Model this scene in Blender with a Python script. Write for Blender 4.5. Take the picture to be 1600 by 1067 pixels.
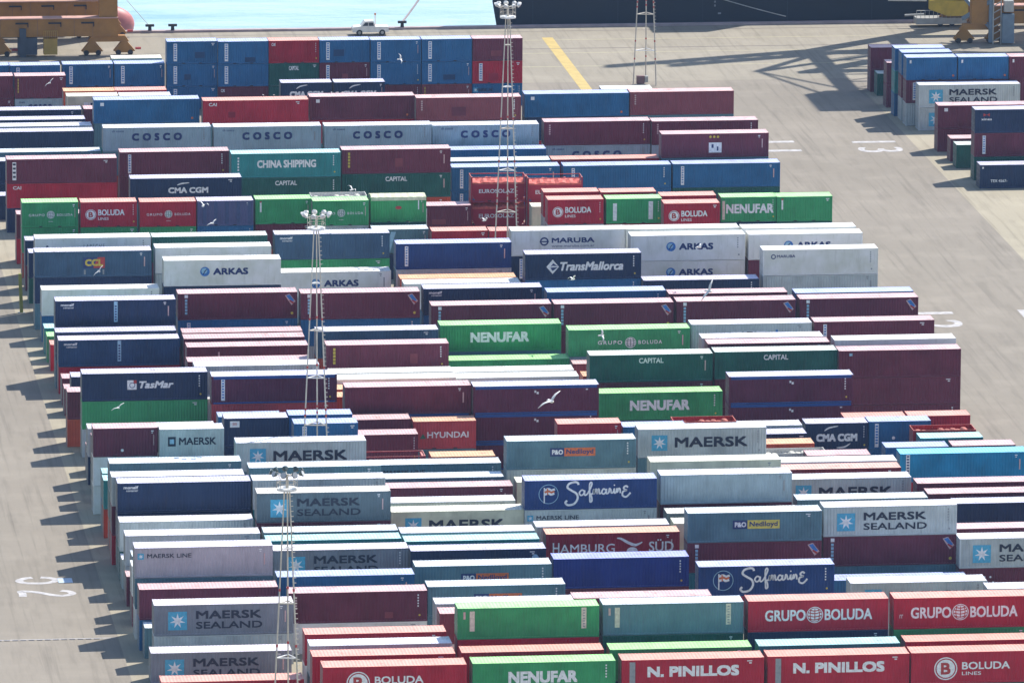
import bpy, bmesh, math, random
from mathutils import Vector, Matrix, noise
for o in list(bpy.data.objects): bpy.data.objects.remove(o)
S = bpy.context.scene
COL = S.collection
rnd = random.Random(11)
R = math.radians
# ---------------------------------------------------------------- camera
cam = bpy.data.cameras.new("camera"); camo = bpy.data.objects.new("camera", cam); COL.objects.link(camo)
YAW, PITCH, ROLL, CH = R(6.948410), R(11.486321), R(0.350700), 172.4156
fw = Vector((math.sin(YAW)*math.cos(PITCH), math.cos(YAW)*math.cos(PITCH), -math.sin(PITCH)))
ri = Vector((math.cos(YAW), -math.sin(YAW), 0)); up = ri.cross(fw)
r2 = ri*math.cos(ROLL)+up*math.sin(ROLL); u2 = -ri*math.sin(ROLL)+up*math.cos(ROLL)
m = Matrix((r2, u2, -fw)).transposed().to_4x4(); m.translation = Vector((0, 0, CH))
camo.matrix_world = m
cam.sensor_width = 36; cam.lens = 13016.851/1600*36; cam.clip_start = 1; cam.clip_end = 9000
S.camera = camo
# ---------------------------------------------------------------- light
SX, SY, SZ = 0.631, 0.51, 1.0
elev = math.atan2(SZ, math.hypot(SX, SY)); azim = math.atan2(SX, SY)
w = bpy.data.worlds.new("World"); S.world = w; w.use_nodes = True
nt = w.node_tree; bg = nt.nodes['Background']; sky = nt.nodes.new('ShaderNodeTexSky'); sky.sky_type = 'NISHITA'
sky.sun_disc = False; sky.sun_elevation = elev; sky.sun_rotation = azim; sky.air_density = 1.0; sky.dust_density = 0.6; sky.ozone_density = 1.2
nt.links.new(sky.outputs[0], bg.inputs[0]); bg.inputs[1].default_value = 0.12
sl = bpy.data.lights.new("sun", 'SUN'); sl.energy = 4.2; sl.angle = R(0.5); sl.color = (1, .955, .89)
so = bpy.data.objects.new("sun", sl); COL.objects.link(so)
so.rotation_euler = Vector((SX, SY, SZ)).to_track_quat('Z', 'Y').to_euler()
S.view_settings.view_transform = 'Standard'; S.view_settings.look = 'None'; S.view_settings.gamma = 1
S.view_settings.exposure = 0.62
# ---------------------------------------------------------------- helpers
class MB:
    def __init__(s): s.v = []; s.f = []
    def quad(s, a, b, c, d): n = len(s.v); s.v += [a, b, c, d]; s.f.append((n, n+1, n+2, n+3))
    def box(s, x0, y0, z0, x1, y1, z1):
        n = len(s.v); s.v += [(x, y, z) for z in (z0, z1) for y in (y0, y1) for x in (x0, x1)]
        s.f += [tuple(n+i for i in q) for q in ((0, 2, 3, 1), (4, 5, 7, 6), (0, 1, 5, 4), (1, 3, 7, 5), (3, 2, 6, 7), (2, 0, 4, 6))]
        return s
    def bar(s, p, q, r, n=8, r1=None):
        p = Vector(p); q = Vector(q); d = (q-p).normalized(); r1 = r if r1 is None else r1
        a = d.orthogonal().normalized(); b = d.cross(a); k = len(s.v)
        for c, rr in ((p, r), (q, r1)):
            for i in range(n):
                t = 2*math.pi*(i+.5)/n; s.v.append(tuple(c+a*rr*math.cos(t)+b*rr*math.sin(t)))
        for i in range(n): s.f.append((k+i, k+(i+1) % n, k+n+(i+1) % n, k+n+i))
        s.f.append(tuple(k+i for i in reversed(range(n)))); s.f.append(tuple(k+n+i for i in range(n)))
        return s
    def beam(s, p, q, wx, wz):
        "rectangular beam p to q"
        p = Vector(p); q = Vector(q); d = (q-p).normalized(); upv = Vector((0, 0, 1)) if abs(d.z) < .9 else Vector((0, 1, 0))
        a = d.cross(upv).normalized(); b = a.cross(d); k = len(s.v)
        for c in (p, q):
            for i, j in ((-1, -1), (1, -1), (1, 1), (-1, 1)): s.v.append(tuple(c+a*i*wx/2+b*j*wz/2))
        s.f += [tuple(k+i for i in g) for g in ((0, 1, 5, 4), (1, 2, 6, 5), (2, 3, 7, 6), (3, 0, 4, 7), (3, 2, 1, 0), (4, 5, 6, 7))]
        return s
    def ell(s, c, r, nu=14, nv=8):
        k = len(s.v)
        for j in range(nv+1):
            t = math.pi*j/nv
            for i in range(nu):
                p = 2*math.pi*i/nu; s.v.append((c[0]+r[0]*math.sin(t)*math.cos(p), c[1]+r[1]*math.sin(t)*math.sin(p), c[2]+r[2]*math.cos(t)))
        for j in range(nv):
            for i in range(nu):
                a = k+j*nu+i; b = k+j*nu+(i+1) % nu; s.f.append((a, a+nu, b+nu, b))
        return s
    def prism(s, pts, y0, y1):
        "outline in x,z, thickness along y"
        n = len(pts); k = len(s.v)
        s.v += [(x, y0, z) for x, z in pts]+[(x, y1, z) for x, z in pts]
        s.f.append(tuple(range(k, k+n))); s.f.append(tuple(reversed(range(k+n, k+2*n))))
        for i in range(n): s.f.append((k+i, k+n+i, k+n+(i+1) % n, k+(i+1) % n))
        return s
    def mesh(s, name, smooth=False):
        me = bpy.data.meshes.new(name); me.from_pydata(s.v, [], s.f); me.update()
        b = bmesh.new(); b.from_mesh(me); bmesh.ops.recalc_face_normals(b, faces=b.faces); b.to_mesh(me); b.free()
        if smooth: me.polygons.foreach_set('use_smooth', [True]*len(me.polygons))
        return me
def link(name, me, mat=None, parent=None, loc=(0, 0, 0), label=None, cat=None, group=None, kind=None):
    o = bpy.data.objects.new(name, me); COL.objects.link(o); o.location = loc
    if parent: o.parent = parent
    if mat is not None:
        if not me.materials: me.materials.append(mat)
        if me.materials[0] != mat: o.material_slots[0].link = 'OBJECT'; o.material_slots[0].material = mat
    if label: o['label'] = label
    if cat: o['category'] = cat
    if group: o['group'] = group
    if kind: o['kind'] = kind
    return o
def empty(name, loc, label, cat, group=None):
    return link(name, None, None, None, loc, label, cat, group)
def nodes(name):
    m = bpy.data.materials.new(name); m.use_nodes = True; t = m.node_tree; return m, t, t.nodes['Principled BSDF']
def N(t, typ, **k):
    n = t.nodes.new(typ)
    for a, b in k.items():
        if a in ('op',): n.operation = b
        else: setattr(n, a, b)
    return n
def ramp(t, src, p0, p1, c0=0, c1=1):
    n = t.nodes.new('ShaderNodeMapRange'); t.links.new(src, n.inputs[0])
    for i, v in enumerate((p0, p1, c0, c1)): n.inputs[i+1].default_value = v
    return n.outputs[0]
def mix(t, f, a, b):
    n = t.nodes.new('ShaderNodeMix'); n.data_type = 'RGBA'
    for s, v in ((n.inputs[0], f), (n.inputs[6], a), (n.inputs[7], b)):
        if hasattr(v, 'links'): t.links.new(v, s)
        elif isinstance(v, tuple): s.default_value = (*v, 1)
        else: s.default_value = v
    return n.outputs[2]
def noisen(t, vec, scale, detail=3, rough=.55):
    n = t.nodes.new('ShaderNodeTexNoise'); n.inputs['Scale'].default_value = scale; n.inputs['Detail'].default_value = detail; n.inputs['Roughness'].default_value = rough
    if vec is not None: t.links.new(vec, n.inputs['Vector'])
    return n.outputs['Fac']
def math2(t, op, a, b):
    n = t.nodes.new('ShaderNodeMath'); n.operation = op
    for s, v in ((n.inputs[0], a), (n.inputs[1], b)):
        if hasattr(v, 'links'): t.links.new(v, s)
        else: s.default_value = v
    return n.outputs[0]
def paint(name, base, roof, rough=.45, grime=.34):
    "weathered container paint; the top face is sun-bleached and dusty, with sun sheen painted into its tint"
    m, t, p = nodes(name); L = t.links
    tc = t.nodes.new('ShaderNodeTexCoord'); oi = t.nodes.new('ShaderNodeObjectInfo')
    off = t.nodes.new('ShaderNodeVectorMath'); off.operation = 'ADD'; sc = math2(t, 'MULTIPLY', oi.outputs['Random'], 80)
    cx = t.nodes.new('ShaderNodeCombineXYZ')
    for i in range(3): L.new(sc, cx.inputs[i])
    L.new(tc.outputs['Object'], off.inputs[0]); L.new(cx.outputs[0], off.inputs[1]); V = off.outputs[0]
    st = t.nodes.new('ShaderNodeMapping'); st.inputs['Scale'].default_value = (1.6, 1.6, .22); L.new(V, st.inputs[0])
    big = noisen(t, V, .5, 3); streak = noisen(t, st.outputs[0], 1.5, 5, .65); fine = noisen(t, V, 5, 4, .6)
    dark = tuple(c*.78 for c in base); fad = tuple(min(.9, c*1.16+.006) for c in base)
    c = mix(t, ramp(t, big, .3, .7), dark, fad)
    c = mix(t, ramp(t, oi.outputs['Random'], 0, 1, 0, .35), c, tuple(min(1, x*1.35+.02) for x in base))
    c = mix(t, ramp(t, streak, .52, .78, 0, grime), c, tuple(x*.35+y for x, y in zip(base, (.045, .026, .018))))
    c = mix(t, ramp(t, fine, .68, .78, 0, .5), c, (.10, .045, .03))
    # roof: fading and dust, plus the sun's sheen lightened into the colour
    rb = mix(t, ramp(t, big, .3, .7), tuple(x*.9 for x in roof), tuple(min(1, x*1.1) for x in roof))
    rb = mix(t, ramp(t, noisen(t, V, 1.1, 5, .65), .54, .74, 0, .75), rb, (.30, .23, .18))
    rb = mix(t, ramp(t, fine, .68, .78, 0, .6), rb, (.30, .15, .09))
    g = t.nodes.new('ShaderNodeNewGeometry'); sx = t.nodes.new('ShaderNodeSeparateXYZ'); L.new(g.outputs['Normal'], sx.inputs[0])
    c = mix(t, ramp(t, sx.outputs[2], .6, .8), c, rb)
    L.new(c, p.inputs['Base Color']); L.new(ramp(t, fine, .3, .7, rough-.08, rough+.15), p.inputs['Roughness'])
    p.inputs['Specular IOR Level'].default_value = .2
    return m
def plain(name, base, rough=.6, metal=0, var=.15, scale=1.0):
    m, t, p = nodes(name); tc = t.nodes.new('ShaderNodeTexCoord'); n = noisen(t, tc.outputs['Object'], scale, 4, .6)
    c = mix(t, ramp(t, n, .3, .7), tuple(x*(1-var) for x in base), tuple(min(1, x*(1+var)) for x in base))
    t.links.new(c, p.inputs['Base Color']); p.inputs['Roughness'].default_value = rough; p.inputs['Metallic'].default_value = metal
    return m
PC = dict(  # side colour, then top colour; tops include painted-in sun sheen
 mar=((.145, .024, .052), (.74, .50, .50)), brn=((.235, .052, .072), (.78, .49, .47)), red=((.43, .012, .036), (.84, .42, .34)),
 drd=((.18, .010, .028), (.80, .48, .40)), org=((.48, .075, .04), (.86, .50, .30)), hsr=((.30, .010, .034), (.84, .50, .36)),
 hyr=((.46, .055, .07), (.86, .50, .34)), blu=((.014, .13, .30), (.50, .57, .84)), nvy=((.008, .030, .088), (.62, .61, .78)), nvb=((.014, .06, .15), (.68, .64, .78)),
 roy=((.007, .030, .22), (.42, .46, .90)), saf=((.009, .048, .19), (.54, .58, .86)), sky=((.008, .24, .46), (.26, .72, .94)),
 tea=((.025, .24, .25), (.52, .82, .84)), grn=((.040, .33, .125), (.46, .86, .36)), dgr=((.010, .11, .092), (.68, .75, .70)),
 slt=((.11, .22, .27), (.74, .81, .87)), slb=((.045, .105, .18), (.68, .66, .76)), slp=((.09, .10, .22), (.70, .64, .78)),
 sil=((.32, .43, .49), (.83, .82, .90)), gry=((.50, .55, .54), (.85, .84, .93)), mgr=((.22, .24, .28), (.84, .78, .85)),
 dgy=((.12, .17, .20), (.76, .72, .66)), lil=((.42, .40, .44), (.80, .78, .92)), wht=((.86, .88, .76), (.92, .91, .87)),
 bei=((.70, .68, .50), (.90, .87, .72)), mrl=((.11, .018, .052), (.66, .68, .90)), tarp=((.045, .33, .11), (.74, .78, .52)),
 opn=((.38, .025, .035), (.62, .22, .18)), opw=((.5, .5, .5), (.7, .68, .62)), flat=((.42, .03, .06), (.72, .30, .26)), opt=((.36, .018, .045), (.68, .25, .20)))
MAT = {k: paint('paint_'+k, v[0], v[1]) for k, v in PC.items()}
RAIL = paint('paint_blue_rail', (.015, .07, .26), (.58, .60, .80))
INK = dict(w=(.84, .85, .88), k=(.012, .022, .05), n=(.015, .04, .16), lb=(.08, .42, .62), y=(.62, .48, .06), o=(.68, .16, .05), r=(.45, .04, .04), b=(.04, .20, .55),
           yl=(.75, .62, .12), g=(.30, .32, .34), pb=(.32, .55, .70), d=(.05, .08, .20), dg=(.02, .15, .09), tan=(.45, .32, .25), pk=(.62, .42, .42), cr=(.70, .66, .55))
INKM = {k: plain('ink_'+k, v, .6, 0, .2, 3.5) for k, v in INK.items()}
METAL = plain('galvanised', (.42, .42, .40), .5, .3); DARK = plain('dark_gap', (.02, .02, .025), .8); RUBBER = plain('rubber', (.025, .025, .028), .8)
# ---------------------------------------------------------------- container meshes
H0 = 2.75; W = 2.44
_mc = {}
def wall_mesh(L, smooth):
    k = ('wall', L, smooth)
    if k in _mc: return _mc[k]
    b = MB(); a = .13; z0, z1 = .14, H0-.10
    def side(p0, p1, nrm, n):
        "panel with vertical corrugations from p0 to p1, recessed against nrm"
        d = (Vector(p1)-Vector(p0)); ln = d.length; d.normalize(); nrm = Vector(nrm); prof = []
        if smooth: prof = [(0, .02), (ln, .02)]
        else:
            q = ln/n
            for i in range(n): prof += [(i*q, .02), (i*q+q*.27, .02), (i*q+q*.5, .056), (i*q+q*.77, .056)]
            prof.append((ln, .02))
        for (s0, e0), (s1, e1) in zip(prof, prof[1:]):
            A = Vector(p0)+d*s0-nrm*e0; B = Vector(p0)+d*s1-nrm*e1
            b.quad((A.x, A.y, z0), (B.x, B.y, z0), (B.x, B.y, z1), (A.x, A.y, z1))
    n = 43 if L > 7 else 21
    side((a, 0, 0), (L-a, 0, 0), (0, -1, 0), n); side((L-a, W, 0), (a, W, 0), (0, 1, 0), n); side((L, a, 0), (L, W-a, 0), (1, 0, 0), 8)
    _mc[k] = b.mesh('container_wall'); return _mc[k]
def frame_mesh(L):
    k = ('frame', L)
    if k in _mc: return _mc[k]
    b = MB(); H = H0; c = .17
    for x in (0, L-.13):
        for y in (0, W-.13): b.box(x, y, .13, x+.13, y+.13, H-.11)
    for y in (.003, W-.063): b.box(c, y, .015, L-c, y+.06, .142); b.box(c, y, H-.102, L-c, y+.06, H-.01)
    for x in (.004, L-.064): b.box(x, c, .02, x+.06, W-c, .15); b.box(x, c, H-.115, x+.06, W-c, H-.013)
    for x in (-.004, L-c+.004):
        for y in (-.004, W-c+.004):
            b.box(x, y, 0, x+c, y+c, .13); b.box(x, y, H-.11, x+c, y+c, H+.006)
    _mc[k] = b.mesh('container_frame'); return _mc[k]
def rail_mesh(L):
    k = ('rail', L)
    if k not in _mc: _mc[k] = MB().box(.18, -.012, H0-.32, L-.18, .0, H0-.012).box(.18, -.012, .02, L-.18, .0, .15).mesh('container_rail')
    return _mc[k]
def roof_mesh(L):
    k = ('roof', L)
    if k in _mc: return _mc[k]
    b = MB(); n = 40 if L > 7 else 20; q = (L-.14)/n; z = H0-.012; prof = []
    for i in range(n): prof += [(.07+i*q, z-.012), (.07+i*q+q*.3, z-.012), (.07+i*q+q*.5, z+.008), (.07+i*q+q*.8, z+.008)]
    prof.append((L-.07, z-.012))
    for (x0, a0), (x1, a1) in zip(prof, prof[1:]): b.quad((x0, .065, a0), (x1, .065, a1), (x1, W-.065, a1), (x0, W-.065, a0))
    _mc[k] = b.mesh('container_roof'); return _mc[k]
def door_mesh(i):
    k = ('door', i)
    if k in _mc: return _mc[k]
    b = MB(); y0 = .135+i*(W/2-.13); y1 = y0+W/2-.145
    b.box(.02, y0, .16, .07, y1, H0-.13)
    for z in (.55, 1.1, 1.65, 2.2): b.box(.004, y0+.05, z, .02, y1-.05, z+.09)
    _mc[k] = b.mesh('container_door'); return _mc[k]
def bars_mesh(i):
    k = ('bars', i)
    if k in _mc: return _mc[k]
    b = MB(); y0 = .135+i*(W/2-.13)
    for y in (y0+.3, y0+.8): b.bar((-.02, y, .14), (-.02, y, H0-.12), .02, 6).box(-.05, y-.03, 1.0, -.03, y+.22, 1.05)
    _mc[k] = b.mesh('locking_bar'); return _mc[k]
def pocket_mesh(L):
    k = ('pocket', L)
    if k not in _mc: _mc[k] = MB().box(L/2-1.2, -.006, .025, L/2-.84, .004, .13).box(L/2+.84, -.006, .025, L/2+1.2, .004, .13).mesh('fork_pocket')
    return _mc[k]
# ---------------------------------------------------------------- lettering and emblems
_tc = {}
def glyphs(txt, bold=0.0, shear=0.0, sp=1.0):
    bold = 0; k = (txt, bold, shear, sp)
    if k in _tc: return _tc[k]
    cu = bpy.data.curves.new('t', 'FONT'); cu.body = txt; cu.offset = bold; cu.shear = shear; cu.space_character = sp; cu.resolution_u = 3
    ob = bpy.data.objects.new('t', cu); COL.objects.link(ob); dg = bpy.context.evaluated_depsgraph_get(); me = bpy.data.meshes.new_from_object(ob.evaluated_get(dg))
    v = [x.co.copy() for x in me.vertices]; f = [tuple(q.vertices) for q in me.polygons]
    bpy.data.objects.remove(ob); bpy.data.curves.remove(cu); bpy.data.meshes.remove(me)
    x0 = min(a.x for a in v); x1 = max(a.x for a in v); y0 = min(a.y for a in v); y1 = max(a.y for a in v)
    _tc[k] = ([((a.x-x0)/(x1-x0), (a.y-y0)/(y1-y0)) for a in v], f); return _tc[k]
class Face:
    "draws flat paint on the container's long side; u = fraction of length, t = fraction of height measured down"
    def __init__(s, L, y=.012): s.L = L; s.l = {}; s.y = y; s.lay = 0
    def P(s, u, t): return (u*s.L, (1-t)*H0)
    def add(s, ink, pts, faces):
        b = s.l.setdefault(ink, MB()); k = len(b.v); s.lay += .0004
        b.v += [(x, s.y-s.lay, z) for x, z in pts]; b.f += [tuple(k+i for i in f) for f in faces]
    def text(s, txt, u0, u1, t0, t1, ink='w', bold=.02, shear=0, sp=1.0):
        v, f = glyphs(txt, bold, shear, sp); x0, z1 = s.P(u0, t0); x1, z0 = s.P(u1, t1)
        q = bold*(z1-z0)*1.5; hx = x1-x0-2*q; hz = z1-z0-2*q
        for dx, dz in (((0, 0),) if q == 0 else ((-q, -q), (q, q), (-q, q), (q, -q), (0, 0))):
            s.add(ink, [(x0+q+hx*a+dx, z0+q+hz*c+dz) for a, c in v], f)
    def rect(s, u0, u1, t0, t1, ink):
        x0, z1 = s.P(u0, t0); x1, z0 = s.P(u1, t1); s.add(ink, [(x0, z0), (x1, z0), (x1, z1), (x0, z1)], [(0, 1, 2, 3)])
    def poly(s, pts, ink): s.add(ink, [s.P(*p) for p in pts], [tuple(range(len(pts)))])
    def disc(s, u, t, r, ink, r0=0, n=28, sq=1):
        cx, cz = s.P(u, t); c = [(math.cos(2*math.pi*i/n), math.sin(2*math.pi*i/n)*sq) for i in range(n)]
        if r0: s.add(ink, [(cx+r*a, cz+r*b) for a, b in c]+[(cx+r0*a, cz+r0*b) for a, b in c], [(i, (i+1) % n, n+(i+1) % n, n+i) for i in range(n)])
        else: s.add(ink, [(cx+r*a, cz+r*b) for a, b in c], [tuple(range(n))])
    def star(s, u, t, r, ink, n=7, k=.38):
        cx, cz = s.P(u, t); pts = []
        for i in range(2*n):
            a = math.pi/2+math.pi*i/n; rr = r if i % 2 == 0 else r*k; pts.append((cx+rr*math.cos(a), cz+rr*math.sin(a)))
        s.add(ink, [(cx, cz)]+pts, [(0, 1+i, 1+(i+1) % (2*n)) for i in range(2*n)])
    def stroke(s, pts, wd, ink, taper=False):
        "thick poly-line in metres (x from left, z from bottom), smoothed"
        P = [Vector(p) for p in pts]; Q = []
        for i in range(len(P)-1):
            a = P[max(i-1, 0)]; b = P[i]; c = P[i+1]; d = P[min(i+2, len(P)-1)]
            for j in range(5):
                x = j/5; Q.append(.5*((2*b)+(c-a)*x+(2*a-5*b+4*c-d)*x*x+(3*b-a-3*c+d)*x**3))
        Q.append(P[-1]); v = []
        for i, q in enumerate(Q):
            d = (Q[min(i+1, len(Q)-1)]-Q[max(i-1, 0)]).normalized(); n = Vector((-d.y, d.x)); k = wd/2
            if taper: k *= .35+.65*math.sin(math.pi*min(1, max(0, i/(len(Q)-1))))
            v += [tuple(q+n*k), tuple(q-n*k)]
        s.add(ink, v, [(2*i, 2*i+1, 2*i+3, 2*i+2) for i in range(len(Q)-1)])
def logo(f, lg, L):
    T, B, D = f.text, f.rect, f.disc; a = H0/L   # a: height in length units
    def starsq(u0, t0, sz, ink='lb'):
        du = sz/L; dt = sz/H0; B(u0, u0+du, t0, t0+dt, ink); f.star(u0+du/2, t0+dt/2, sz*.42, 'w')
    def globe(u, t, r, ink='w', cut='r'):
        D(u, t, r, ink, r*.9); D(u, t, r*.82, ink)
        for k in (-.5, -.12, .28, .6):
            z = (1-t)*H0+r*k; h = math.sqrt(max(0, 1-k*k))*r*.8; f.stroke([(u*L-h, z), (u*L, z-r*.12), (u*L+h, z+r*.05)], r*.12, cut)
        for k in (-.45, 0, .45): f.stroke([(u*L+k*r, (1-t)*H0-r*.7), (u*L+k*r*1.25, (1-t)*H0), (u*L+k*r, (1-t)*H0+r*.7)], r*.1, cut)
    if lg == 'maersk': starsq(.105, .22, 1.5); T('MAERSK', .285, .855, .30, .66, 'k', .03)
    elif lg == 'msea': starsq(.10, .22, 1.65); T('MAERSK', .30, .77, .20, .47, 'k', .03); T('SEALAND', .30, .775, .56, .79, 'k', .02)
    elif lg == 'mline': starsq(.02, .18, .55); T('MAERSK LINE', .09, .41, .20, .34, 'k', .012)
    elif lg == 'msq': B(.13, .25, .27, .60, 'k'); B(.155, .225, .35, .52, 'pb'); T('MAERSK', .30, .88, .30, .56, 'k', .02)
    elif lg in ('boluda', 'bolines'):
        u = .245 if L > 7 else .18; r = 1.0 if L > 7 else .58; tx = (.36, .70) if L > 7 else (.31, .78)
        t = .52 if L > 7 else .5
        D(u, t, r, 'w', r*.9); D(u, t, r*.8, 'w'); T('B', u-r*.42/L, u+r*.42/L, t-r*.52/H0, t+r*.52/H0, 'r', .03)
        T('BOLUDA', tx[0], tx[1], t-.20, t+.04, 'w', .02); T('LINES', tx[0], tx[0]+(tx[1]-tx[0])*.4, t+.11, t+.22, 'w', .01)
    elif lg == 'nenufar':
        if L > 7: T('NENUFAR', .25, .735, .28, .66, 'w', .04)
        else: B(.01, .07, .15, .9, 'cr'); T('NENUFAR', .09, .95, .28, .66, 'w', .03)
    elif lg == 'pinillos': T('N. PINILLOS', .18, .825, .22, .56, 'w', .045); B(.055, .095, .07, .97, 'g')
    elif lg in ('grupo', 'grupo2'):
        T('GRUPO', .12, .41, .30, .66, 'w', .02); T('BOLUDA', .545, .885, .30, .66, 'w', .02); globe(.475, .48, .72)
        if lg == 'grupo2': T('rr', .04, .065, .52, .64, 'w', 0)
    elif lg == 'gruposm':
        if L > 7: T('GRUPO', .24, .44, .42, .56, 'w', .01, 0, 1.3); T('BOLUDA', .575, .77, .42, .56, 'w', .01, 0, 1.3); globe(.51, .5, .55, 'w', 'dg')
        else: T('GRUPO', .12, .40, .46, .56, 'w', .01, 0, 1.3); T('BOLUDA', .62, .90, .46, .56, 'w', .01, 0, 1.3); globe(.51, .5, .42, 'w', 'dg')
        T('marítima', .47, .55, .74, .79, 'w', 0)
    elif lg == 'strips': B(.085, .12, .10, .74, 'cr'); B(.875, .91, .05, .72, 'cr'); B(.04, .055, .12, .35, 'pk'); [B(.885, .90, .12+i*.085, .16+i*.085, 'g') for i in range(7)]
    elif lg == 'vtex': [B(.045, .06, .12+i*.09, .18+i*.09, 'pk') for i in range(5)]
    elif lg == 'vyel': [B(.055, .075, .12+i*.13, .22+i*.13, 'y') for i in range(5)]
    elif lg == 'vwht': B(.075 if L > 7 else .13, .105 if L > 7 else .20, .10, .88, 'w'); [B(.082 if L > 7 else .145, .098 if L > 7 else .185, .14+i*.1, .19+i*.1, 'b') for i in range(7)]
    elif lg == 'vwhs': B(.08, .11, .08, .52, 'w'); B(.08, .11, .08, .14, 'r')
    elif lg == 'vblk': B(.045, .075, .03, .9, 'w'); [B(.05, .07, .07+i*.1, .13+i*.1, 'n') for i in range(8)]
    elif lg == 'vcai': B(.05, .085, .12, .86, 'w'); [B(.055, .08, .17+i*.17, .25+i*.17, 'k') for i in range(4)]
    elif lg == 'vone': B(.255, .27, .2, .9, 'pk')
    elif lg == 'poor': B(.335, .445, .27, .56, 'n'); B(.445, .685, .27, .56, 'o'); T('P&O', .35, .435, .33, .50, 'w', .03); T('Nedlloyd', .46, .67, .32, .53, 'n', .02)
    elif lg == 'pony': B(.335, .445, .27, .56, 'n'); B(.445, .685, .27, .56, 'yl'); T('P&O', .35, .435, .33, .50, 'w', .03); T('Nedlloyd', .46, .67, .32, .53, 'n', .02)
    elif lg == 'ribbon':
        B(.055, .083, .05, .17, 'w'); [B(.058, .078, .22+i*.12, .31+i*.12, 'pb') for i in range(5)]
        f.poly([(.895, .13), (.935, .07), (.985, .36), (.95, .50)], 'pk'); f.poly([(.905, .14), (.935, .10), (.975, .33), (.95, .38)], 'b'); f.poly([(.93, .34), (.962, .45), (.972, .40), (.94, .30)], 'r')
        D(.955, .80, .14, 'y')
    elif lg == 'dots': [D(.145+.045*(i % 3)+.02*(i//3), .3+.18*(i//3), .1, 'w') for i in range(6)]
    elif lg == 'hsud':
        T('H', .05, .10, .30, .66, 'w', .01); T('AMBURG', .105, .515, .36, .66, 'w', .008); T('SÜD', .77, .955, .24, .66, 'w', .01)
        f.stroke([(.53*L, 2.25), (.56*L, 2.2), (.61*L, 1.85), (.66*L, 1.6), (.69*L, 1.66), (.72*L, 1.85)], .26, 'w', True); D(.645, .62, .5, 'w', sq=.7)
    elif lg == 'safm':
        D(.18, .47, .92, 'pb', .86); x = .15*L
        B(.143, .152, .25, .78, 'w'); f.stroke([(x, 1.82), (x+.35, 1.95), (x+.6, 1.82), (x+.95, 1.92)], .2, 'w'); f.stroke([(x, 1.62), (x+.35, 1.73), (x+.6, 1.62), (x+.9, 1.72)], .2, 'o'); f.stroke([(x, 1.42), (x+.35, 1.53), (x+.6, 1.42), (x+.9, 1.52)], .2, 'w'); f.stroke([(x+.25, 1.98), (x+.28, 1.4)], .12, 'o')
        k = lambda pts: [(L*.305+p[0]*6.1, .30+p[1]*2.25) for p in pts]
        f.stroke(k([(.20, .88), (.19, .97), (.14, 1.0), (.06, .93), (.035, .78), (.09, .66), (.17, .52), (.19, .32), (.14, .1), (.05, .04), (.005, .14), (.03, .24)]), .20, 'w')
        f.stroke(k([(.29, .62), (.25, .66), (.215, .54), (.24, .44), (.28, .5), (.295, .64), (.295, .46), (.33, .48), (.37, .66), (.405, .90), (.39, .98), (.37, .88), (.37, .6), (.375, .3), (.38, .16), (.405, .2), (.40, .38), (.385, .48), (.42, .5)]), .15, 'w')
        f.stroke(k([(.42, .48), (.435, .68), (.44, .5), (.46, .68), (.475, .66), (.48, .5), (.50, .68), (.515, .66), (.52, .5), (.55, .54)]), .15, 'w')
        f.stroke(k([(.62, .64), (.58, .69), (.555, .56), (.58, .48), (.61, .54), (.625, .69), (.625, .5), (.66, .54), (.67, .7), (.69, .66), (.70, .52), (.73, .56), (.745, .7), (.745, .52), (.77, .54), (.785, .7), (.79, .54), (.81, .7), (.83, .66), (.835, .5)]), .15, 'w')
        f.stroke(k([(.95, .74), (.92, .80), (.885, .72), (.91, .64), (.93, .62), (.875, .56), (.87, .40), (.92, .34), (.96, .42), (.99, .52)]), .17, 'w'); D(.305+.745*6.1/L, 1-(.30+.84*2.25)/H0, .07, 'w')
    elif lg == 'monell': T('monelf', .045, .155, .10, .20, 'w', .03); T('container', .065, .155, .22, .29, 'w', .01)
    elif lg == 'monellv': T('monelf', .045, .155, .10, .20, 'w', .03); T('container', .065, .155, .22, .29, 'w', .01); B(.487, .517, .05, .82, 'pb'); [B(.494, .510, .20+i*.1, .26+i*.1, 'n') for i in range(6)]
    elif lg == 'redlogo': T('HAMBURG', .09, .235, .42, .60, 'r', .04)
    elif lg == 'patch': B(.09, .24, .10, .32, 'w'); B(.13, .2, .15, .25, 'pk'); D(.60, .82, .12, 'w')
    elif lg == 'hyundai': T('HYUNDAI', .22, .88, .38, .60, 'w', .02); f.poly([(.10, .62), (.155, .45), (.2, .62)], 'dg')
    elif lg == 'cma':
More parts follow.
